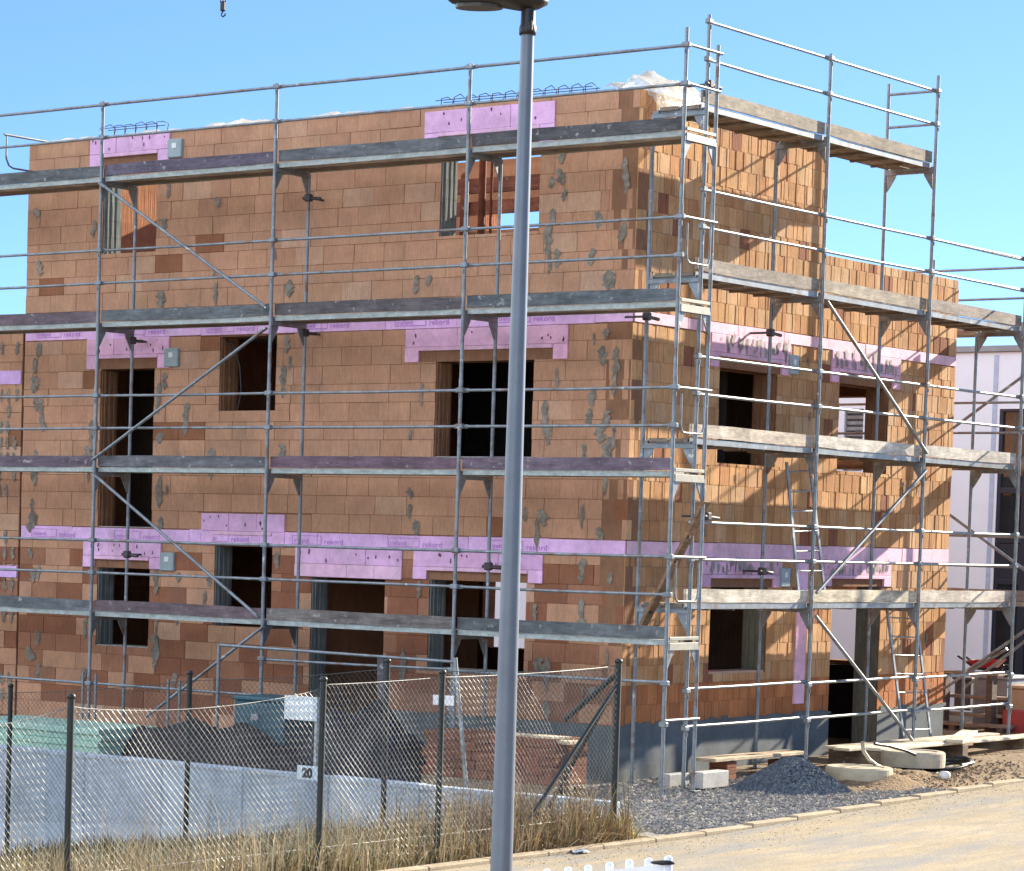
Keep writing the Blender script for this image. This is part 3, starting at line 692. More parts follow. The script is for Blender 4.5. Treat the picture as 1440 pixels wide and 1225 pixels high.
# frame at the far left end that sticks up beside the top rail
p0 = at(-14, 185, 1, 1.3); p1 = at(31, 192.5, 1, .75)
b = MB(); b.tube((p1.x-.02, .4, p1.z-.005), (p1.x-.02, 2.0, p1.z+.0), .019, 8)
l = at(16, 225, 1, .75); pts = [(p1.x-.02, .80, p1.z-.02), (p1.x-.02, .80, l.z-.02), (p1.x-.02, .86, l.z-.12), (p1.x-.02, .95, l.z-.15), (p1.x-.02, 2.0, l.z-.15)]
b.path([Vector(v)+Vector((0, -.35, 0)) for v in pts], .014, 6); b.build('end_guard', M_steel, sf)
# --- short side
Q0 = (-.21, .86); ZR = [ZD+.424+2*k for k in range(4)]; XI = -.94
ss = thing('scaffold', (Q0[0], Q0[1], .1), 'steel scaffold with pale sunlit plank edges along the narrow sunny brick wall', 'scaffold', 'scaffolds round the brick house')
QY = [Q0[1]+BR*k for k in range(4)]
for i, y in enumerate(QY):
    top = {0: 9.42, 1: 9.40, 2: 9.55, 3: 7.50}[i]
    zz = ZR if i < 3 else ZR[:3]
    cp = [.84, 1.30] + [z+h for z in zz for h in (.60, 1.05)]
    standard(ss, Q0[0], y, zg(Q0[0], y)+.02, top, [z+.02 for z in ZR[:3]] + [z-.7 for z in zz], cp, 'y', (0, random.uniform(-.012, .012)))
    foot(ss, Q0[0], y, zg(0, y)+.012)
    ti = {0: ZR[3]-.02, 1: ZR[3]-.02, 2: ZR[3]+1.2, 3: ZR[2]-.02}[i]
    standard(ss, XI, y, zg(XI, y)+.02, ti, [z+.02 for z in ZR[:3]], [], 'y', (0, random.uniform(-.012, .012)))
    foot(ss, XI, y, zg(XI, y)+.012)
    for z in zz: transom(ss, (XI, y, z-.035), (Q0[0], y, z-.035))
TBR = [[(.60, .54, .44), (.55, .48, .36), (.52, .46, .38)], [CR, (.58, .53, .46), (.50, .46, .40)], [(.36, .31, .25), (.42, .36, .28), (.36, .31, .26)], [(.42, .36, .28), (.38, .33, .25), CR]]
for k, z in enumerate(ZR):
    for i in range(3 if k < 3 else 2):
        y0, y1 = QY[i]+.035 + (-.08 if i == 0 else 0), QY[i+1]-.035
        board('toe_board', ss, (Q0[0]-.045, y0, z+.155), (Q0[0]-.045, y1, z+.155), .03, .16, jit(tuple(v*(.72 if k > 1 else .88) for v in TBR[k][i]), .05), .005)
        for xx in (-.41, -.70): board('deck_plank', ss, (xx, y0, z+.035), (xx, y1, z+.035), .275, .05, jit((.20, .16, .12), .12), .003)
        b = MB(); b.beam((Q0[0]-.048, y0, z+.03), (Q0[0]-.048, y1, z+.03), .012, .07); b.beam((XI+.09, y0, z+.03), (XI+.09, y1, z+.03), .012, .06)
        b.build('deck_edge', M_steel, ss)
        for s_ in range(1, 5):
            b = MB(); b.beam((Q0[0]-.06, y0+(y1-y0)*s_/5, z-.01), (XI+.1, y0+(y1-y0)*s_/5, z-.01), .045, .03, (.2, .16, .12)); b.build('deck_batten', M_wood, ss)
        for h in (.60, 1.05): rail(ss, (Q0[0]-.032, QY[i], z+h), (Q0[0]-.032, QY[i+1], z+h), .0195)
for i in range(3):
    for h in (.86, 1.32): rail(ss, (Q0[0]-.032, QY[i], h-.0), (Q0[0]-.032, QY[i+1], h+.02), .0195)
for h in (.60, 1.05):                                      # end guard on the top level
    b = MB(); b.tube((XI, QY[2], ZR[3]+h), (Q0[0], QY[2], ZR[3]+h), .019, 8); b.build('end_guard', M_steel, ss)
# (the third lift goes on for one more bay with rails only)
for h in (.60, 1.05): rail(ss, (Q0[0]-.032, QY[2], ZR[2]+h), (Q0[0]-.032, QY[3]+.5, ZR[2]+h-.02), .0175)
def bracey(t, p, q):
    b = MB(); b.tube(p, q, .0225, 8); b.build('diagonal_brace', M_steel, t)
xb = Q0[0]+.055
bracey(ss, (xb, QY[1]+.03, ZR[2]-.05), (xb, QY[2]-.03, ZR[1]+.12)); bracey(ss, (xb, QY[2]-.03, ZR[1]-.12), (xb, QY[1]+.03, ZR[0]+.20))
bracey(ss, (xb, QY[1]+.03, ZR[0]-.10), (xb, QY[2]-.05, .42))
tie(ss, XI, QY[0]+.0, 5.84, 'y'); tie(ss, XI, QY[1], 5.86, 'y'); tie(ss, Q0[0], QY[0]+.35, 3.42, 'y'); tie(ss, XI, QY[1], 2.75, 'y'); tie(ss, Q0[0], QY[0]+.05, 8.60, 'y')
# --- rear side
sr = thing('scaffold', (.55, 11.1, .3), 'dark scaffold bays between the brick house end and the white house', 'scaffold', 'scaffolds round the brick house')
RX = [.9, -2.17, -5.24, -8.31]
for x in RX:
    for yy in (10.4, 11.1):
        standard(sr, x, yy, zg(x, yy), (7.5 if yy > 11 else 6.3), [z for z in ZR[:3]], [], 'x')
    for z in ZR[:3]: transom(sr, (x, 10.4, z-.035), (x, 11.1, z-.035))
for z in ZR[:3]:
    for i in range(3):
        board('deck_plank', sr, (RX[i+1]+.03, 10.6, z+.035), (RX[i]-.03, 10.6, z+.035), .3, .05, (.22, .18, .14)); board('deck_plank', sr, (RX[i+1]+.03, 10.91, z+.035), (RX[i]-.03, 10.91, z+.035), .3, .05, (.22, .18, .14))
        board('toe_board', sr, (RX[i+1]+.03, 11.06, z+.15), (RX[i]-.03, 11.06, z+.15), .03, .16, (.3, .24, .2))
        for h in (.58, 1.03): rail(sr, (RX[i+1], 11.07, z+h), (RX[i], 11.07, z+h))
for p, q in (((1343, 600), (1440, 528)), ((1337, 725), (1425, 790)), ((1372, 935), (1440, 888)), ((1300, 985), (1372, 940)), ((1372, 955), (1437, 905))):
    a = at(*p, 1, 11.17); c = at(*q, 1, 11.17); a2 = a-(c-a)*.25; c2 = c+(c-a)*.6
    b = MB(); b.tube(a2, c2, .0235, 8); b.build('diagonal_brace', M_steel, sr)

# ladders between the decks of the short side
def ladder(tl, bl, tr, br, x, label):
    A, B_, C_, D = at(*tl, 0, x), at(*bl, 0, x+.25), at(*tr, 0, x), at(*br, 0, x+.25)
    t = thing('ladder', B_, label, 'ladder', 'access ladders on the sunny scaffold')
    for p, q in ((A, B_), (C_, D)):
        b = MB(); b.beam(p, q, .022, .05, None, (0, 1, 0)); b.build('ladder_rail', M_steel, t)
    n = 7
    for k in range(n):
        f = (k+.5)/n; b = MB(); b.tube(A.lerp(B_, f), C_.lerp(D, f), .012, 6); b.build('rung', M_steel, t)
ladder((1106, 650), (1124, 845), (1138, 648), (1161, 845), -.72, 'slim ladder hanging from the second plank level down to the pale lowest planks')
ladder((1247, 855), (1271, 1040), (1287, 858), (1309, 1038), -.72, 'slim ladder from the lowest planks down to the wooden walkway')
# loose scaffold plank leaning through the corner
a = at(903, 882, 0, -.75); c = at(993, 705, 0, .02); b = MB(); b.beam(a, c, .15, .04, (.22, .13, .07), (1, 0, 0))
for f in (.12, .38, .52, .72):
    m_ = a.lerp(c, f); b.beam(m_+Vector((.03, -.03, -.02)), m_+Vector((.03, -.03, .02)), .04, .03, (.05, .03, .02))
tag(b.build('leaning_plank', M_wood, None, a), 'knotty brown plank leaning diagonally through the scaffold corner', 'plank')

# ------------------------------------------------------------------ street lamp
LD = 18.0
lt = atd(742, 45, LD); lb = atd(705, 1225, LD); L0 = Vector((lt.x, lt.y, zg(lt.x, lt.y)))
lamp = thing('street_lamp', L0, 'grey steel street lamp post with dark flat head standing in front of everything', 'street lamp')
b = MB(); b.tube(L0, lt, .076, 28, .042); b.build('pole', M_lamp, lamp)
b = MB(); b.lathe([(.0, -.02), (.052, -.02), (.055, .0), (.054, .03), (.047, .05), (.045, .17), (.05, .22), (.0, .25)], lt, 24); b.bbox(lt+Vector((.035, -.06, -.01)), lt+Vector((.065, -.03, .06)), .01); b.build('pole_collar', M_black, lamp)
# the head points to the left of the photo: along -RT projected on the ground
hd = Vector((-RT.x, -RT.y, 0)).normalized(); sdv = Vector((-hd.y, hd.x, 0)); zc = lt.z+.15
b = MB(); secs = [(-.12, .03, .02, .06), (-.06, .09, -.01, .10), (.05, .12, -.02, .12), (.16, .15, .0, .12), (.28, .165, -.005, .11), (.40, .15, .0, .095), (.48, .10, .02, .08), (.52, .03, .045, .06)]
vs = []; K = 12
for (d_, hw, zl, zh) in secs:
    for k in range(K):
        t = 2*math.pi*k/K; vs.append(Vector((lt.x, lt.y, zc))+hd*d_+sdv*(hw*math.cos(t))+Vector((0, 0, (zl+zh)/2+(zh-zl)/2*math.sin(t))))
b.mesh(vs, [(i*K+k, i*K+(k+1) % K, (i+1)*K+(k+1) % K, (i+1)*K+k) for i in range(len(secs)-1) for k in range(K)] + [tuple(range(K))[::-1], tuple(range((len(secs)-1)*K, len(secs)*K))], None, 0, True)
b.build('lamp_head', M_black, lamp)
b = MB(); vs = [Vector((lt.x, lt.y, zc-.012))+hd*(.31+.15*math.cos(2*math.pi*k/16))+sdv*(.10*math.sin(2*math.pi*k/16)) for k in range(16)]
b.prism(vs, (0, 0, .03)); b.build('lens', mat('lens', (.06, .055, .04), .4), lamp)

# ------------------------------------------------------------------ chain-link fences
def mesh_net(t, P0, P1, zb0, zb1, top, pitch, r, m, sag=None, side=(0, 0, 1)):
    """diamond mesh between two ends; top(f) gives the height of the upper edge at fraction f"""
    P0 = Vector(P0); P1 = Vector(P1); L = (P1-P0).length; d = (P1-P0)/L; n = d.cross(Vector((0, 0, 1)))
    b = MB()
    def zlo(s_): return zb0+(zb1-zb0)*s_/L
    def add(s0, dirn):
        # wire climbing 45 degrees from (s0, zlo)
        pts = []; s_ = s0; z = zlo(max(0, min(L, s0)))
        k = 0
        while True:
            if 0 <= s_ <= L:
                if z > top(s_/L)+.02: break
                bulge = .02*math.sin(s_*1.7)+.012*math.sin(s_*5+z*3)
                pts.append(P0+d*s_+Vector((0, 0, 0))+n*((.002 if k % 2 else -.002)*(1+.6*math.sin(s_*2.3+z))+bulge)+Vector((0, 0, z-P0.z)))
            elif pts: break
            s_ += dirn*pitch/2; z += pitch/2; k += 1
            if k > 240: break
        if len(pts) > 1: b.path(pts, r*(1.25 if dirn > 0 else .8), 4, None, 0, False)
    s_ = -2.0
    while s_ < L+2.0:
        add(s_, 1); add(s_, -1); s_ += pitch
    b.build('wire_mesh', m, t)
def fpost(t, x, y, z0, z1, r=.032, cap=True, m=None):
    b = MB(); b.tube((x, y, z0-.3), (x, y, z1), r, 12)
    if cap: b.lathe([(0, .025), (r*.7, .022), (r+.006, .008), (r+.006, -.02), (r, -.02)], (x, y, z1), 12)
    return b.build('post', m or M_post, t)
FCX, FCY = 1.9, -4.12
nf = thing('chain_link_fence', (FCX, FCY, 0), 'sunlit chain link fence with dark posts along the dry grass verge beside the road', 'fence', 'chain link fences round the plot')
NP = [(FCY, 1.85), (-7.25, 1.80), (-9.09, 1.772), (-12.42, 1.707), (-15.5, 1.66)]
for y, z in NP: fpost(nf, FCX, y, zg(FCX, y), z, .035 if y > -5 else .03)
def ntop(f):
    y = FCY+(-15.5-FCY)*f
    for (ya, za), (yb_, zb_) in zip(NP, NP[1:]):
        if yb_ <= y <= ya:
            g = (ya-y)/(ya-yb_); base = za+(zb_-za)*g-.05
            return base-{0: .02, 1: .01, 2: .10, 3: .14}[NP.index((ya, za))]*math.sin(math.pi*g)**.7 - (.0 if NP.index((ya, za)) < 2 else .03)
    return 1.6
mesh_net(nf, (FCX, FCY, 0), (FCX, -15.5, 0), .04, .02, ntop, .066, .0019, M_wire)
for (lo, hi) in ((0, 4),):
    b = MB(); n = 70
    b.path([(FCX-.01, FCY+(-15.5-FCY)*i/n, ntop(i/n)) for i in range(n+1)], .0038, 4); b.build('tension_wire', M_wire, nf)
b = MB(); b.path([(FCX-.01, FCY+(-15.5-FCY)*i/n, .25+.0*i) for i in range(n+1)], .0026, 4); b.build('tension_wire', M_wire, nf)
for dy in (-1.75,):
    b = MB(); b.tube((FCX, FCY, 1.62), (FCX-.02, FCY+dy, .12), .022, 8); b.build('brace', M_post, nf)
ff = thing('chain_link_fence', (FCX-.02, FCY, 0), 'shaded dark chain link fence in front of the low white wall, falling to the left', 'fence', 'chain link fences round the plot')
FP = [Vector((FCX, FCY, 1.85))] + [at(px, py, 1, FCY) for px, py in ((545, 929), (267, 946), (15, 964))]
FP.append(FP[-1]+(FP[-1]-FP[-2]))
for p in FP[1:]: fpost(ff, p.x, FCY, zg(p.x, FCY-.5)-.1, p.z, .031)
XE = FP[-1].x
def ftop(f):
    x = FCX-.05+(XE-FCX)*f
    for a_, b_ in zip(FP, FP[1:]):
        if b_.x <= x <= a_.x: g = (a_.x-x)/(a_.x-b_.x); return a_.z+(b_.z-a_.z)*g-.09-.03*math.sin(math.pi*g)
    return FP[-1].z-.09
mesh_net(ff, (FCX-.05, FCY, 0), (XE, FCY, 0), .05, -.75, ftop, .07, .0022, M_wired)
b = MB(); b.path([(FCX-.05+(XE-FCX)*i/40, FCY, ftop(i/40)) for i in range(41)], .004, 4); b.build('tension_wire', M_wired, ff)
q = at(762, 1137, 1, FCY); b = MB(); b.tube((FCX-.03, FCY+.02, 1.60), (q.x, FCY+.02, q.z-.1), .022, 8); b.build('brace', M_post, ff)
q = at(644, 1142, 1, FCY); q2 = at(792, 1012, 1, FCY); 
b = MB(); b.tube((FCX-.03, FCY+.04, 1.72), (q2.x, FCY+.04, q2.z), .03, 8); b.build('brace', M_post, ff)
# sheet signs on the fences
def sign_plate(l, r_, t_, b_, y, c, label, txt=None, post=False, tilt=0):
    A, B_ = at(l, (t_+b_)/2, 1, y), at(r_, (t_+b_)/2, 1, y); zt = at((l+r_)/2, t_, 1, y).z; zb = at((l+r_)/2, b_, 1, y).z
    t = thing('sign', ((A.x+B_.x)/2, y, zb), label, 'sign')
    b = MB(); b.bbox((A.x, y-.006, zb), (B_.x, y+.006, zt), .003, c); b.build('plate', M_plast, t)
    if post:
        b = MB(); b.beam((B_.x-.02, y+.025, zb-1.0), (B_.x-.02, y+.025, zt), .035, .035, (.55, .52, .46)); b.build('stake', M_wood, t)
    if txt:
        cu = bpy.data.curves.new('print', 'FONT'); cu.body = txt; cu.size = (zt-zb)*.9; cu.align_x = 'CENTER'; cu.offset = .008
        o = bpy.data.objects.new('print', cu); COL.objects.link(o); me = bpy.data.meshes.new_from_object(o.evaluated_get(bpy.context.evaluated_depsgraph_get()))
        bpy.data.objects.remove(o); me.materials.clear(); me.materials.append(M_black); o = bpy.data.objects.new('number', me); COL.objects.link(o); o.parent = t
        o.location = (0, -.009, (zt-zb)*.2); o.rotation_euler = (R(90), 0, 0)
    return t
sign_plate(418, 447, 1077, 1097, FCY-.03, (.62, .70, .72), 'small white plate with the number 20 hung low on the fence above the white wall', '20')
sign_plate(400, 446, 979, 1013, -3.2, (.74, .82, .84), 'pale blank board on a wooden stake behind the fence', None, True)
sign_plate(609, 638, 978, 992, FCY-.03, (.78, .80, .82), 'small torn white notice high on the fence left of the lamp')
# ------------------------------------------------------------------ low white wall and the things behind it
ww = thing('low_wall', (-2, -3.8, 0), 'long low white concrete wall behind the chain link fence', 'wall')
b = MB(); x = 1.72; YWW = -3.85
while x > -11:
    x2 = x-random.choice([1.24, 1.25, 1.26]); zt = .355+random.uniform(-.006, .006); b.bbox((x2+.004, YWW, -1.2), (x-.004, YWW+.16, zt), .012, jit((.46, .53, .60), .06)); x = x2
b.build('wall_panel', M_conc, ww)
b = MB(); b.box((1.72, YWW-.01, .30), (-11, YWW-.002, .315), (.5, .52, .54)); b.build('seam', M_conc, ww)
# stack of pale green insulation boards
p = at(20, 1045, 1, -1.9); q = at(128, 1010, 1, -1.9)
st = thing('board_stack', ((p.x+q.x)/2, -1.9, 0), 'stack of pale green insulation boards at the left behind the fence', 'board stack')
b = MB(); z = zg(0, 0)
while z < q.z-.14: b.bbox((p.x-1+random.uniform(-.02, .02), -1.9+random.uniform(-.02, .02), z), (q.x+.15+random.uniform(-.02, .02), -.75, z+.078), .006, jit((.38, .62, .50), .06)); z += .082
b.build('board', M_plast, st)
# dark tarpaulin heap
HEAPV = {}
def heap(name, cx, cy, rx, ry, h, m, label, cat, seed, c=None, n=22, rough=.15, kind=None, base=None, flat=False):
    random.seed(seed); b = MB(); vs = []; fs = []
    ph = [random.uniform(0, 6) for _ in range(6)]
    NN = n*2
    for j in range(n+1):
        for i in range(NN):
            t = 2*math.pi*i/NN; rr = j/n
            lob = 1+.12*math.sin(2*t+ph[0])+.08*math.sin(3*t+ph[1])+.05*math.sin(5*t+ph[2])
            x = cx+rx*rr*lob*math.cos(t); y = cy+ry*rr*lob*math.sin(t)
            zz = h*((.5+.5*math.cos(math.pi*min(1, rr)))**.8 if not flat else (1-min(1, rr)**3.2))*(1+rough*(math.sin(x*7+ph[3])*math.sin(y*6+ph[4])*.6+random.uniform(-.25, .25))) if rr < 1 else -.03
            vs.append((x, y, (zg(x, y) if base is None else base)+zz))
    for j in range(n):
        for i in range(NN): fs.append((j*NN+i, (j+1)*NN+i, (j+1)*NN+(i+1) % NN, j*NN+(i+1) % NN))
    b.mesh(vs, fs, c, 0, True); o = b.build(name, m, None, (cx, cy, zg(cx, cy))); HEAPV[name] = vs; return tag(o, label, cat, None, kind)
M_tarp = mat('tarp', (.010, .007, .012), .8, noise=(5, .5), bump=(9, .6, .05))
p = at(300, 1045, 1, -1.2); heap('tarpaulin', p.x, -1.2, 2.0, .6, .50, M_tarp, 'long dark tarpaulin covered heap behind the white wall', 'tarpaulin', 5, rough=.35, flat=True)
p = at(505, 1060, 1, -1.0); heap('tarpaulin', p.x+.1, -1.0, 1.2, .6, .78, mat('tarp_blue', (.008, .010, .022), .8, noise=(6, .5), bump=(9, .6, .05)), 'dark blue tarpaulin heap between the blank board and the brick stack', 'tarpaulin', 6, rough=.4, flat=True)
# dark teal site box
p = at(328, 1030, 1, -.9); q = at(400, 983, 1, -.9)
sb = thing('site_box', ((p.x+q.x)/2, -.9, zg(0, 0)), 'dark teal steel site box behind the fence', 'box')
b = MB(); b.bbox((p.x, -.9, zg(0, 0)), (q.x, -.2, q.z-.06), .015, (.02, .09, .12)); b.build('body', M_plast, sb)
b = MB(); b.bbox((p.x-.02, -.92, q.z-.055), (q.x+.02, -.18, q.z), .015, (.025, .10, .13)); b.build('lid', M_plast, sb)
b = MB(); b.bbox((p.x+.3, -.925, q.z-.3), (p.x+.42, -.905, q.z-.22), .006, (.3, .3, .3)); b.build('latch', M_plast, sb)
# pallet of bricks with a plank on top
p = at(592, 1100, 1, -1.3); q = at(782, 1047, 1, -1.3)
bp_ = thing('brick_pallet', ((p.x+q.x)/2, -1.3, zg(0, 0)), 'wrapped pallet stack of dark red bricks behind the fence by the lamp', 'brick pallet')
b = MB(); z = zg(0, 0)+.14; row = 0
while z < q.z-.05:
    x = p.x+(.06 if row % 2 else 0)
    while x < q.x-.03:
        for yy in (-1.3, -.95): b.bbox((x+.003, yy+random.uniform(-.008, .008), z+.002), (min(x+.24, q.x)-.003, yy+.34, z+.108), .006, jit((.22, .085, .045), .2))
        x += .24
    z += .11; row += 1
b.build('brick_stack', M_brick, bp_)
b = MB()
for yy in (-1.25, -.95, -.66): b.box((p.x, yy-.04, zg(0, 0)), (q.x, yy+.05, zg(0, 0)+.12), (.3, .22, .14))
b.box((p.x, -1.3, zg(0, 0)+.121), (q.x, -.6, zg(0, 0)+.139), (.33, .25, .16)); b.build('pallet', M_wood, bp_)
a = at(689, 1041, 1, -1.15); c = at(808, 1043, 1, -1.15); b = MB(); b.bbox((a.x, -1.25, q.z+.0), (c.x, -.95, q.z+.045), .006, (.62, .50, .33)); b.bbox((a.x+.2, -1.2, q.z+.046), (c.x-.15, -.98, q.z+.08), .006, (.66, .54, .36))
tag(b.build('timber_board', M_wood, None, (a.x, -1.15, q.z)), 'two pale timber boards lying on the brick pallet', 'board')
# posts standing in the yard
def pole_thing(name, p, q, r, m, label, cat, c=None, square=False):
    b = MB()
    if square: b.beam(p, q, r*2, r*2, c, (0, 1, 0))
    else: b.tube(p, q, r, 10, None, c)
    return tag(b.build(name, m, None, p), label, cat)
a = at(640, 925, 1, -2.4); c = at(659, 1112, 1, -2.4); pole_thing('site_pole', c-Vector((0, 0, .2)), a, .026, M_wire, 'tall pale leaning metal pole behind the fence left of the lamp', 'pole')
a = at(538, 925, 1, -.5); c = at(540, 1060, 1, -.5); pole_thing('timber_post', Vector((c.x, -.5, 0)), a, .05, M_wood, 'upright timber post before the wide doorway', 'post', (.10, .09, .10), True)
yr = thing('site_railing', (at(313, 907, 1, -.35).x, -.35, 0), 'low steel site railing in front of the wide ground floor doorway', 'railing')
A = at(308, 907, 1, -.35); B_ = at(640, 931, 1, -.35); B2 = at(640, 946, 1, -.35); A2 = at(378, 927, 1, -.35)
for p, q in ((A, B_),): b = MB(); b.tube(p, q, .02, 8); b.build('guard_rail', M_steel, yr)
for p in (A, B_): b = MB(); b.tube((p.x, -.35, .0), (p.x, -.35, p.z+.02), .024, 8); b.build('railing_post', M_steel, yr)
for px, py in ((117, 945), (135, 948), (237, 955), (253, 958)):
    a = at(px, py, 1, -.45); b = MB(); b.tube((a.x, -.45, 0), a, .018, 8); tag(b.build('steel_stake', M_steel, None, (a.x, -.45, 0)), {117: 'first thin steel stake, left of the scaffold pole at the left', 135: 'second thin steel stake, right beside the leftmost scaffold pole', 237: 'third thin steel stake under the grey junction box', 253: 'fourth thin steel stake, nearest the dark fence post'}[px], 'stake', 'steel stakes by the long scaffold')
random.seed(33)
# ------------------------------------------------------------------ white house behind
HY = 16.0
wh = thing('white_house', (-3, HY, .4), 'finished white rendered house with tall dark glazing behind the right end of the brick house', 'house')
def hx(px, py): return at(px, py, 1, HY)
GL = hx(1405, 600).x; GT = hx(1420, 575).z
holes = [(GL, -2.25, .45, GT), (-9.6, -8.9, 4.3, 5.3)]
sh = hx(1188, 575); sh2 = hx(1213, 622)
holes[1] = (sh.x, sh2.x+.0, sh2.z-.5, sh.z+.0)
rects = [(-24, -2.0, .2, 6.45)]
for h in holes: rects = subtract(rects, h)
b = MB()
for (x0, x1, z0, z1) in rects: b.box((x0, HY, z0), (x1, HY+.4, z1))
b.build('wall', M_paint, wh)
b = MB(); b.bbox((-24.1, HY-.06, 6.455), (-1.9, HY+.5, 6.56), .01, (.30, .30, .31)); b.build('coping', M_conc, wh)
b = MB(); b.box((-24, HY+.402, .2), (-2.0, HY+9, 6.4)); b.build('rear_block', M_paint, wh)
wn = MB(); x0, x1 = GL, -2.25
zs = [.45, 2.6, 3.3, hx(1420, 690).z, GT]
for zz in zs: wn.bbox((x0, HY+.02, zz-.05), (x1, HY+.14, zz+.05), .008)
x = x0
while x < x1+.01: wn.bbox((x-.06, HY+.015, .4), (x+.06, HY+.145, GT+.04), .008); x += (x1-x0)/2-.0001
wo = wn.build('window', M_frame, wh)
g = MB(); g.box((x0, HY+.07, .46), (x1, HY+.085, GT)); g.build('pane', M_glass, wo)
g = MB(); g.box((x0, HY+.03, 2.66), (x1, HY+.065, 3.24)); g.build('spandrel', M_frame, wo)
wn = MB(); hh = holes[1]; z = hh[2]
while z < hh[3]: wn.bbox((hh[0], HY+.05, z), (hh[1], HY+.1, z+.07), .01); z += .1
wn.build('shutter', M_steel, wh)
g = MB(); zf = hx(1360, 640).z; b.v and None
b = MB(); a = hx(1386, 660); b.bbox((GL-.13, HY-.012, .5), (GL-.05, HY-.001, 6.4), .003, (.42, .48, .62)); b.build('downpipe_strip', M_plast, wh)

# ------------------------------------------------------------------ road side
HX, HYY, HRX, HRY, HH = .62, 2.05, .70, .98, .36
heap('gravel_heap', HX, HYY, HRX, HRY, HH, mat('shaded_gravel', (.115, .13, .145), .95, noise=[(30, .35), (90, .4)], bump=(55, 1, .06)), 'heap of shaded blue grey gravel by the kerb at the foot of the sunny wall', 'gravel heap', 9, rough=.10, kind='stuff')  # blue grey of the heap's shaded side put into the gravel colour
heap('sand_heap', 1.15, 3.5, .75, 1.7, .15, mat('sand', (.25, .165, .085), .95, noise=[(12, .35), (60, .3)], bump=(25, 1, .06)), 'low heap of brown soil between the gravel heap and the concrete covers', 'soil heap', 10, rough=.5, kind='stuff')
# loose stones
random.seed(5)
def stones(name, n, fx, size, cols, label, cat, m=M_stone):
    b = MB()
    for _ in range(n):
        x, y, z = fx(); s_ = random.uniform(*size); c = jit(random.choice(cols), .2)
        o = [Vector((random.uniform(-1, 1), random.uniform(-1, 1), random.uniform(-.6, .9))).normalized()*s_*random.uniform(.7, 1.2) for _ in range(6)]
        dirs = [(1, 0, 0), (-1, 0, 0), (0, 1, 0), (0, -1, 0), (0, 0, .8), (0, 0, -.6)]
        v = [Vector((x, y, z))+Vector(d)*s_*random.uniform(.7, 1.2)+Vector((random.uniform(-.2, .2),)*3)*s_ for d in dirs]
        b.mesh(v, [(0, 2, 4), (2, 1, 4), (1, 3, 4), (3, 0, 4), (2, 0, 5), (1, 2, 5), (3, 1, 5), (0, 3, 5)], c)
    return tag(b.build(name, m), label, cat, None, 'stuff')
def gp():
    x = random.uniform(-1.15, 2.15); y = random.uniform(-3.3, 3.2); return x, y, zg(x, y)+.012
stones('gravel', 9000, gp, (.012, .034), [(.33, .295, .25), (.25, .225, .20), (.42, .37, .30), (.19, .175, .16)], 'loose grey gravel between the scaffold feet and the kerb', 'gravel')
def hp():
    V = HEAPV['gravel_heap']; a = random.choice(V); c_ = random.choice(V)
    rr = math.sqrt(random.random()); jx = int(rr*22)*44+random.randrange(44); a = V[jx]
    e_ = V[min(len(V)-1, jx+44)]; f_ = random.random(); g_ = V[jx-1 if jx % 44 else jx+43]; h_ = random.random()*.9
    return a[0]+(e_[0]-a[0])*f_+(g_[0]-a[0])*h_, a[1]+(e_[1]-a[1])*f_+(g_[1]-a[1])*h_, a[2]+(e_[2]-a[2])*f_+.006
stones('gravel', 8000, hp, (.016, .036), [(.10, .115, .13), (.14, .155, .165), (.07, .08, .095)], 'coarse shaded blue grey stones covering the gravel heap', 'gravel')  # same shaded blue grey put into the stones
def dp():
    y = 4.2+random.gauss(0, 1.7); x = min(2.2, max(-.9, 1.2+random.gauss(0, .55))); return x, y, zg(x, y)+.012+(.13*(.5+.5*math.cos(math.pi*min(1, math.hypot((x-1.15)/.75, (y-3.5)/1.7)))))
stones('rubble', 1500, dp, (.008, .028), [(.30, .21, .12), (.22, .15, .09), (.40, .30, .19), (.27, .16, .09)], 'clods of earth and brick crumbs on the ground by the concrete covers', 'rubble')
def rp():
    x = KX+abs(random.gauss(0, .45)); y = random.uniform(-8, 9); return x+.01, y, zr(y)+.008
stones('grit', 900, rp, (.004, .010), [(.46, .35, .2), (.40, .31, .19), (.5, .42, .3)], 'grit along the kerb edge of the dusty road', 'grit')
# concrete rings
def ring(cx, cy, zb, h, ro, label, tone):
    b = MB()
    b.lathe([(0, 0), (ro, 0), (ro+.004, h*.5), (ro, h-.02), (ro-.02, h), (ro-.10, h), (ro-.11, h-.012), (ro-.2, h-.010), (0, h-.008)], (cx, cy, zb), 44, tone); b.sm = [False]*len(b.sm)
    return tag(b.build('concrete_cover', M_conc, None, (cx, cy, zb)), label, 'shaft cover', 'round concrete shaft covers')
p = at(1208, 1080, 0, 1.0); ring(1.0, p.y, zg(1, p.y)+.06, .17, .41, 'front round concrete shaft cover lying beside the brown soil heap', (.46, .39, .27))
p = at(1284, 1062, 0, .75); ring(.75, p.y, zg(1, p.y)+.08, .2, .41, 'rear round concrete shaft cover half under the walkway and hose', (.42, .37, .27))
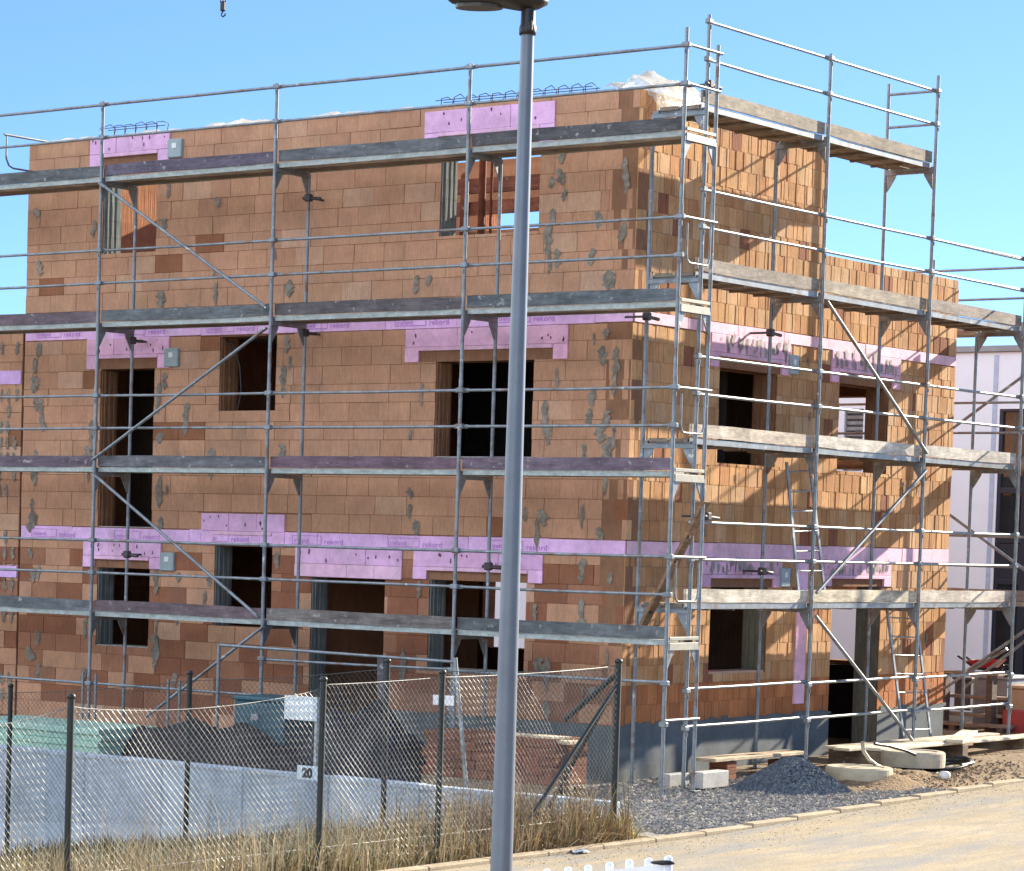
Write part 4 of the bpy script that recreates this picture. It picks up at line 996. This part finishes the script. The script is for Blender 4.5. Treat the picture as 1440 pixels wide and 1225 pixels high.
# concrete blocks, board bench
def block(x0, x1, y0, y1, z0, z1, label, c=(.42, .41, .39)):
    b = MB(); b.bbox((x0, y0, z0), (x1, y1, z1), .012, c); return tag(b.build('concrete_block', M_conc, None, ((x0+x1)/2, (y0+y1)/2, z0)), label, 'concrete block', 'concrete blocks at the wall foot')
def row_block(l, r_, t_, b_, xf, label, dx=.17, c=(.42, .41, .39)):
    A, B_ = at(l, b_, 0, xf), at(r_, b_, 0, xf); zt = at((l+r_)/2, t_, 0, xf).z; zb_ = min(A.z, B_.z)
    return block(xf-dx, xf, A.y, B_.y, zb_-.05, zt, label, c)
row_block(988, 1025, 1085, 1101, .05, 'pale concrete block lying between the scaffold foot and the gravel heap')
row_block(941, 970, 1088, 1103, -.45, 'grey concrete block in the shade behind the front scaffold foot', .16, (.33, .33, .32))
A = at(1004, 1070, 0, -.35); B_ = at(1132, 1061, 0, -.35)
bn = thing('timber_bench', ((A.x+B_.x)/2, (A.y+B_.y)/2, zg(-.4, 2)), 'rough board laid on brick stacks against the grey plinth', 'plank')
b = MB(); b.bbox((-.65, A.y, A.z-.02), (-.33, B_.y, A.z+.025), .006, (.46, .36, .24)); b.build('board', M_wood, bn)
for y in (A.y+.35, B_.y-.5):
    b = MB(); z = zg(0, y)
    while z < A.z-.1: b.bbox((-.62, y, z), (-.36, y+.24, z+.08), .006, jit((.24, .10, .06), .2)); z += .083
    b.build('brick_stack', M_brick, bn)
# walkway of planks to the far door
A = at(1168, 1047, 0, -.1); E_ = at(1412, 1033, 0, -.1); zt = .43
wk = thing('plank_walkway', (.1, (A.y+E_.y)/2, zg(0, 7)), 'pale planks laid as a walkway on beams along the far half of the sunny wall', 'walkway')
random.seed(8)
for k, (xa, ya, yb_) in enumerate(((-.36, 4.7, 9.6), (-.12, 4.5, 8.3), (.13, 4.9, 10.1))):
    b = MB(); b.bbox((xa, ya, zt+.002*k), (xa+.235, yb_, zt+.04+.002*k), .006, jit((.66, .56, .40), .06)); b.build('plank', M_wood, wk)
b = MB(); b.beam((-.45, 9.3, zt+.06), (.45, 6.9, zt+.068), .22, .04, (.62, .54, .40)); b.build('plank', M_wood, wk)
for y in (5.0, 7.4, 9.4):
    b = MB(); b.bbox((-.4, y-.09, zg(0, y)-.02), (.38, y+.09, zt-.003), .008, (.16, .11, .07)); b.build('beam', M_wood, wk)
# black hose loops and pale pipe over the rings
b = MB(); pts = []
for i in range(80):
    t = i/79*6.283*2.3; r_ = .30+.10*math.sin(t*.7)
    pts.append((.95+r_*.8*math.cos(t)+.1*math.sin(t*.31), 5.55+r_*1.5*math.sin(t)+i*.004, zg(.9, 5.5)+.05+.05*math.sin(t*.9+1)+i*.0006))
b.path(pts, .022, 6); tag(b.build('hose', M_black, None, pts[0]), 'loose coil of black hose on the ground beyond the concrete covers', 'hose')
heap('tarpaulin', .42, 5.6, .36, 1.3, .17, mat('tarp_black', (.02, .014, .02), .6, noise=(6, .5), bump=(9, .6, .05)), 'black foil heap under the plank walkway', 'tarpaulin', 7, rough=.5)
q = [at(x_, y_, 0, 1.05) for x_, y_ in ((1213, 1043), (1214, 1056), (1222, 1068), (1232, 1076), (1246, 1082), (1262, 1086), (1290, 1089), (1318, 1088), (1326, 1085))]
b = MB(); b.path(q, .024, 7); tag(b.build('pipe', M_wire, None, q[0]), 'pale flexible pipe curving in front of the concrete covers', 'pipe')
q = [at(x_, y_, 0, .95) for x_, y_ in ((1230, 1046), (1250, 1049), (1275, 1056), (1300, 1067), (1322, 1080))]
b = MB(); b.path(q, .02, 7); tag(b.build('cable', M_black, None, q[0]), 'straight black cable slanting down over the rear concrete cover', 'cable')
p = at(1328, 1096, 2, zg(1.2, 5)); b = MB(); b.lathe([(0, .1), (.05, .1), (.07, .08), (.075, 0), (0, 0)], p, 14, (.75, .74, .7)); tag(b.build('pipe_cap', M_plast, None, p), 'small white pot on the ground at the end of the hose', 'endcap')  # white pipe cap lying at the hose end
# earth bank right of the rings is part of the ground; clutter behind the house
def crate(l, r_, t_, b_, y, dy, c, label, cat, name, m=None, lid=True):
    A, B_ = at(l, b_, 1, y), at(r_, b_, 1, y); zt = at((l+r_)/2, t_, 1, y).z
    t = thing(name, ((A.x+B_.x)/2, y, A.z), label, cat)
    b = MB(); b.bbox((A.x, y, A.z-.15), (B_.x, y+dy, zt-(.05 if lid else 0)), .02, c); b.build('body', m or M_plast, t)
    if lid: b = MB(); b.bbox((A.x-.03, y-.03, zt-.048), (B_.x+.03, y+dy+.03, zt), .012, tuple(v*1.25 for v in c)); b.build('lid', m or M_plast, t)
    return t
crate(1366, 1414, 950, 1012, 12.6, .9, (.30, .32, .34), 'grey storage box standing behind the sunny wall end', 'box', 'storage_box')
crate(1341, 1364, 952, 985, 13.2, .9, (.10, .085, .08), 'dark box beside the grey storage box', 'box', 'storage_box')
crate(1408, 1475, 1000, 1030, 11.9, .8, (.36, .05, .05), 'red foil wrapped pallet at the right edge', 'pallet', 'wrapped_pallet', None, False)
crate(1418, 1475, 965, 998, 12.1, .8, (.42, .27, .17), 'brown carton stack on the red pallet at the right edge', 'carton', 'carton_stack')
for k, (l, r_, y_) in enumerate(((1335, 1420, 978), (1335, 1410, 1003), (1338, 1404, 945), (1350, 1418, 1018))):
    A = at(l, y_, 1, 12.2-.2*k); B_ = at(r_, y_, 1, 12.2-.2*k); b = MB(); b.bbox((A.x-.6, A.y, A.z-.03), (B_.x, A.y+.25, A.z+.02), .006, jit((.30, .22, .15), .2)); zz = A.z-.05
    b.bbox((B_.x-.2, A.y+.02, zg(0, 12)-.05), (B_.x-.1, A.y+.2, zz+.019), .006, (.12, .08, .06)); b.bbox((A.x-.2, A.y+.02, zg(0, 12)-.05), (A.x-.1, A.y+.2, zz+.019), .006, (.12, .08, .06))
    tag(b.build('timber_trestle', M_wood, None, (A.x, A.y, A.z)), ['trestle board in front of the dark box behind the house end', 'lower trestle board behind the house end, above the walkway', 'topmost trestle board behind the house end, below the white house', 'lowest trestle board behind the house end, near the walkway end'][k], 'trestle')
# red wheelbarrow behind the far scaffold post
p = at(1386, 935, 1, 12.3)
wb = thing('wheelbarrow', p, 'red wheelbarrow resting on the grey storage box behind the house end', 'wheelbarrow')
b = MB(); b.mesh([p+Vector(v)*.55 for v in ((-.45, -.3, .12), (.5, -.3, .18), (.5, .3, .18), (-.45, .3, .12), (-.2, -.18, -.1), (.3, -.18, -.06), (.3, .18, -.06), (-.2, .18, -.1))], [(7, 6, 5, 4), (0, 4, 5, 1), (1, 5, 6, 2), (2, 6, 7, 3), (3, 7, 4, 0)], (.40, .025, .03)); b.build('tray', M_plast, wb)
b = MB()
for s_ in (-.2, .2): b.path([p+Vector((-.75, s_, .22))*.55, p+Vector((-.2, s_, -.11))*.55, p+Vector((.55, s_*.3, -.16))*.55], .018, 6)
b.build('handle', M_black, wb)
b = MB()
for k in range(16):
    t0 = 2*math.pi*k/16; t1 = 2*math.pi*(k+1)/16; b.tube(p+Vector((.62+.15*math.cos(t0), 0, -.14+.15*math.sin(t0)))*.55, p+Vector((.62+.15*math.cos(t1), 0, -.14+.15*math.sin(t1)))*.55, .022, 6)
b.build('wheel', M_black, wb)

# ------------------------------------------------------------------ white picket fence near the camera
pf = thing('picket_fence', atd(850, 1240, 14.0), 'white picket fence at the lower photo edge, black strap on its end post', 'fence')
PX = [(940, 1203), (912, 1206), (885, 1208.5), (857, 1212), (827, 1216), (799, 1219), (769, 1221.5), (740, 1225)]
D0 = 14.0; tops = [atd(x, y, D0+.09*i) for i, (x, y) in enumerate(PX)]
for i in range(1, 9): tops.append(tops[7]+(tops[7]-tops[6])*i)
for i, p in enumerate(tops):
    b = MB(); r_ = .019 if i else .021
    b.lathe([(0, 0), (r_*.7, -.003), (r_, -.012), (r_, -1.25)], p, 12); b.build('picket', M_paint if True else None, pf)
b = MB(); b.beam(tops[0]-Vector((0, 0, .065)), tops[-1]-Vector((0, 0, .065)), .03, .05); b.build('cross_rail', M_paint, pf)
b = MB(); b.beam(tops[0]-Vector((0, 0, .55)), tops[-1]-Vector((0, 0, .55)), .03, .05); b.build('cross_rail', M_paint, pf)
c = tops[0]; b = MB(); lft = Vector((-RT.x, -RT.y, 0)).normalized()
b.path([c+Vector((0, 0, -.036))+lft*(-.024)+FW*-.01, c+Vector((0, 0, -.034))+FW*-.028, c+Vector((0, 0, -.036))+lft*.03+FW*-.02, c+Vector((0, 0, -.037))+lft*.085], [.009, .011, .013, .006], 8); b.build('strap', M_black, pf)

# ------------------------------------------------------------------ crane hook hanging over the site
p = atd(313.5, 14, 40)
ch = thing('crane_hook', p, 'small dark crane hook block hanging on cables into the top of the sky', 'crane hook')
s_ = .01
b = MB()
for dx in (-.035, 0, .035): b.tube(p+RT*dx+Vector((0, 0, .1)), p+RT*dx+Vector((0, 0, 9)), .009, 5)
b.build('cable', M_black, ch)
b = MB(); b.bbox(p+Vector((-.035, -.035, -.02)), p+Vector((.035, .035, .12)), .015); b.build('block', M_black, ch)
b = MB(); b.path([p+Vector((0, 0, -.02)), p+Vector((0, 0, -.04))+RT*-.01, p+Vector((0, 0, -.075))-RT*.02, p+Vector((0, 0, -.095)), p+Vector((0, 0, -.075))+RT*.03, p+Vector((0, 0, -.05))+RT*.035], .012, 6); b.build('hook', M_black, ch)

# ------------------------------------------------------------------ grass
def grass(name, n, where, hh, cols, label, wd=(.004, .008), seed=1, lean=.45):
    random.seed(seed); b = MB()
    for _ in range(n):
        x, y, k = where(); z = zg(x, y)-.01; h = random.uniform(*hh)*k; a = random.uniform(0, 6.283); w_ = random.uniform(*wd)
        l = (random.uniform(.05, lean) if random.random() < .75 else random.uniform(lean, 1.5))*h; la = random.uniform(0, 6.283); dx, dy = math.cos(la)*l, math.sin(la)*l
        ax, ay = math.cos(a)*w_, math.sin(a)*w_; c = jit(random.choice(cols), .2)
        m = (x+dx*.4, y+dy*.4, z+h*.6*max(.4, 1-.25*l/h)); t = (x+dx, y+dy, z+h*max(.15, 1-.45*(l/h)**1.3))
        b.mesh([(x-ax, y-ay, z), (x+ax, y+ay, z), (m[0]+ax*.75, m[1]+ay*.75, m[2]), (m[0]-ax*.75, m[1]-ay*.75, m[2]), t], [(0, 1, 2, 3), (3, 2, 4)], c)
    return tag(b.build(name, M_grass), label, 'grass', None, 'stuff')
STRAW = [(.50, .40, .22), (.58, .48, .30), (.38, .28, .14), (.28, .19, .09)]; GRN = [(.06, .085, .02), (.10, .12, .03), (.14, .13, .045), (.13, .085, .04)]
def clump(x, y): return .35+.9*max(0, math.sin(x*1.9+1.3*math.sin(y*1.1))*math.sin(y*1.6+.7))+random.uniform(0, .3)
def wv():
    while True:
        y = random.uniform(-14.5, -4.2); x = random.uniform(max(-6, 2.2-(-y-3.2)*1.6-3.5), 2.2)
        return x, y, clump(x, y)
grass('grass', 30000, wv, (.10, .34), STRAW+GRN+GRN, 'dry straw coloured and green grass covering the verge under the fences', seed=2)
def wl():
    y = -6.5-9.5*random.random()**.75; x = random.uniform(1.1, 2.25); return x, y, .5+random.random()*.8
grass('grass', 4600, wl, (.28, .75), STRAW+[(.55, .46, .28)], 'tall dry grass stalks along the sunlit fence', (.0025, .005), 3, .7)
def wc():
    t = random.gauss(0, .75); y = -4.6+random.gauss(-.5, 1.1); x = 1.75+min(.5, max(-1.8, random.gauss(-.25, .5))); k = .5+.9*abs(math.sin(x*4.1+math.sin(y*2.7)*1.5)*math.sin(y*3.3)); return min(x, 2.2), (y if y < -4.25 else -4.25-random.random()*1.6), k*(.4+.6*random.random())
grass('grass', 7000, wc, (.20, .80), [(.36, .25, .13), (.44, .32, .17), (.26, .17, .09), (.30, .20, .11), (.17, .14, .06), (.48, .38, .22), (.22, .14, .07)], 'dense tuft of yellowing weeds round the corner post of the fences', (.004, .009), 4, .5)
def wy(): return 1.98+random.gauss(0, .09), -4.25+random.gauss(0, .14), .8+.4*random.random()
grass('grass', 420, wy, (.16, .36), [(.50, .42, .12), (.46, .36, .12), (.36, .33, .08)], 'bright yellow grass clump at the foot of the corner post', (.004, .008), 5, .7)
def wb2():
    y = random.uniform(-6, -4.3); x = random.uniform(-6, .5); return x, y, .5+random.random()*.7
grass('grass', 9000, wb2, (.1, .32), [(.05, .06, .02), (.10, .10, .035), (.20, .15, .07), (.07, .08, .03)], 'darker low weeds in the dip before the low white wall', seed=6)
# a scrap of litter in the weeds
p = at(812, 1199, 2, .006); b = MB(); random.seed(4)
lv = [[p+Vector((-.10+.2*i/5+random.uniform(-.02, .02), -.10+.2*j/5+random.uniform(-.02, .02), random.uniform(0, .04))) for i in range(6)] for j in range(6)]
b.mesh([v for r_ in lv for v in r_], [(j*6+i, j*6+i+1, j*6+i+7, j*6+i+6) for j in range(5) for i in range(5)], (.50, .58, .66))
tag(b.build('litter', M_plast, None, p), 'crumpled pale blue scrap of litter at the kerb edge', 'litter')
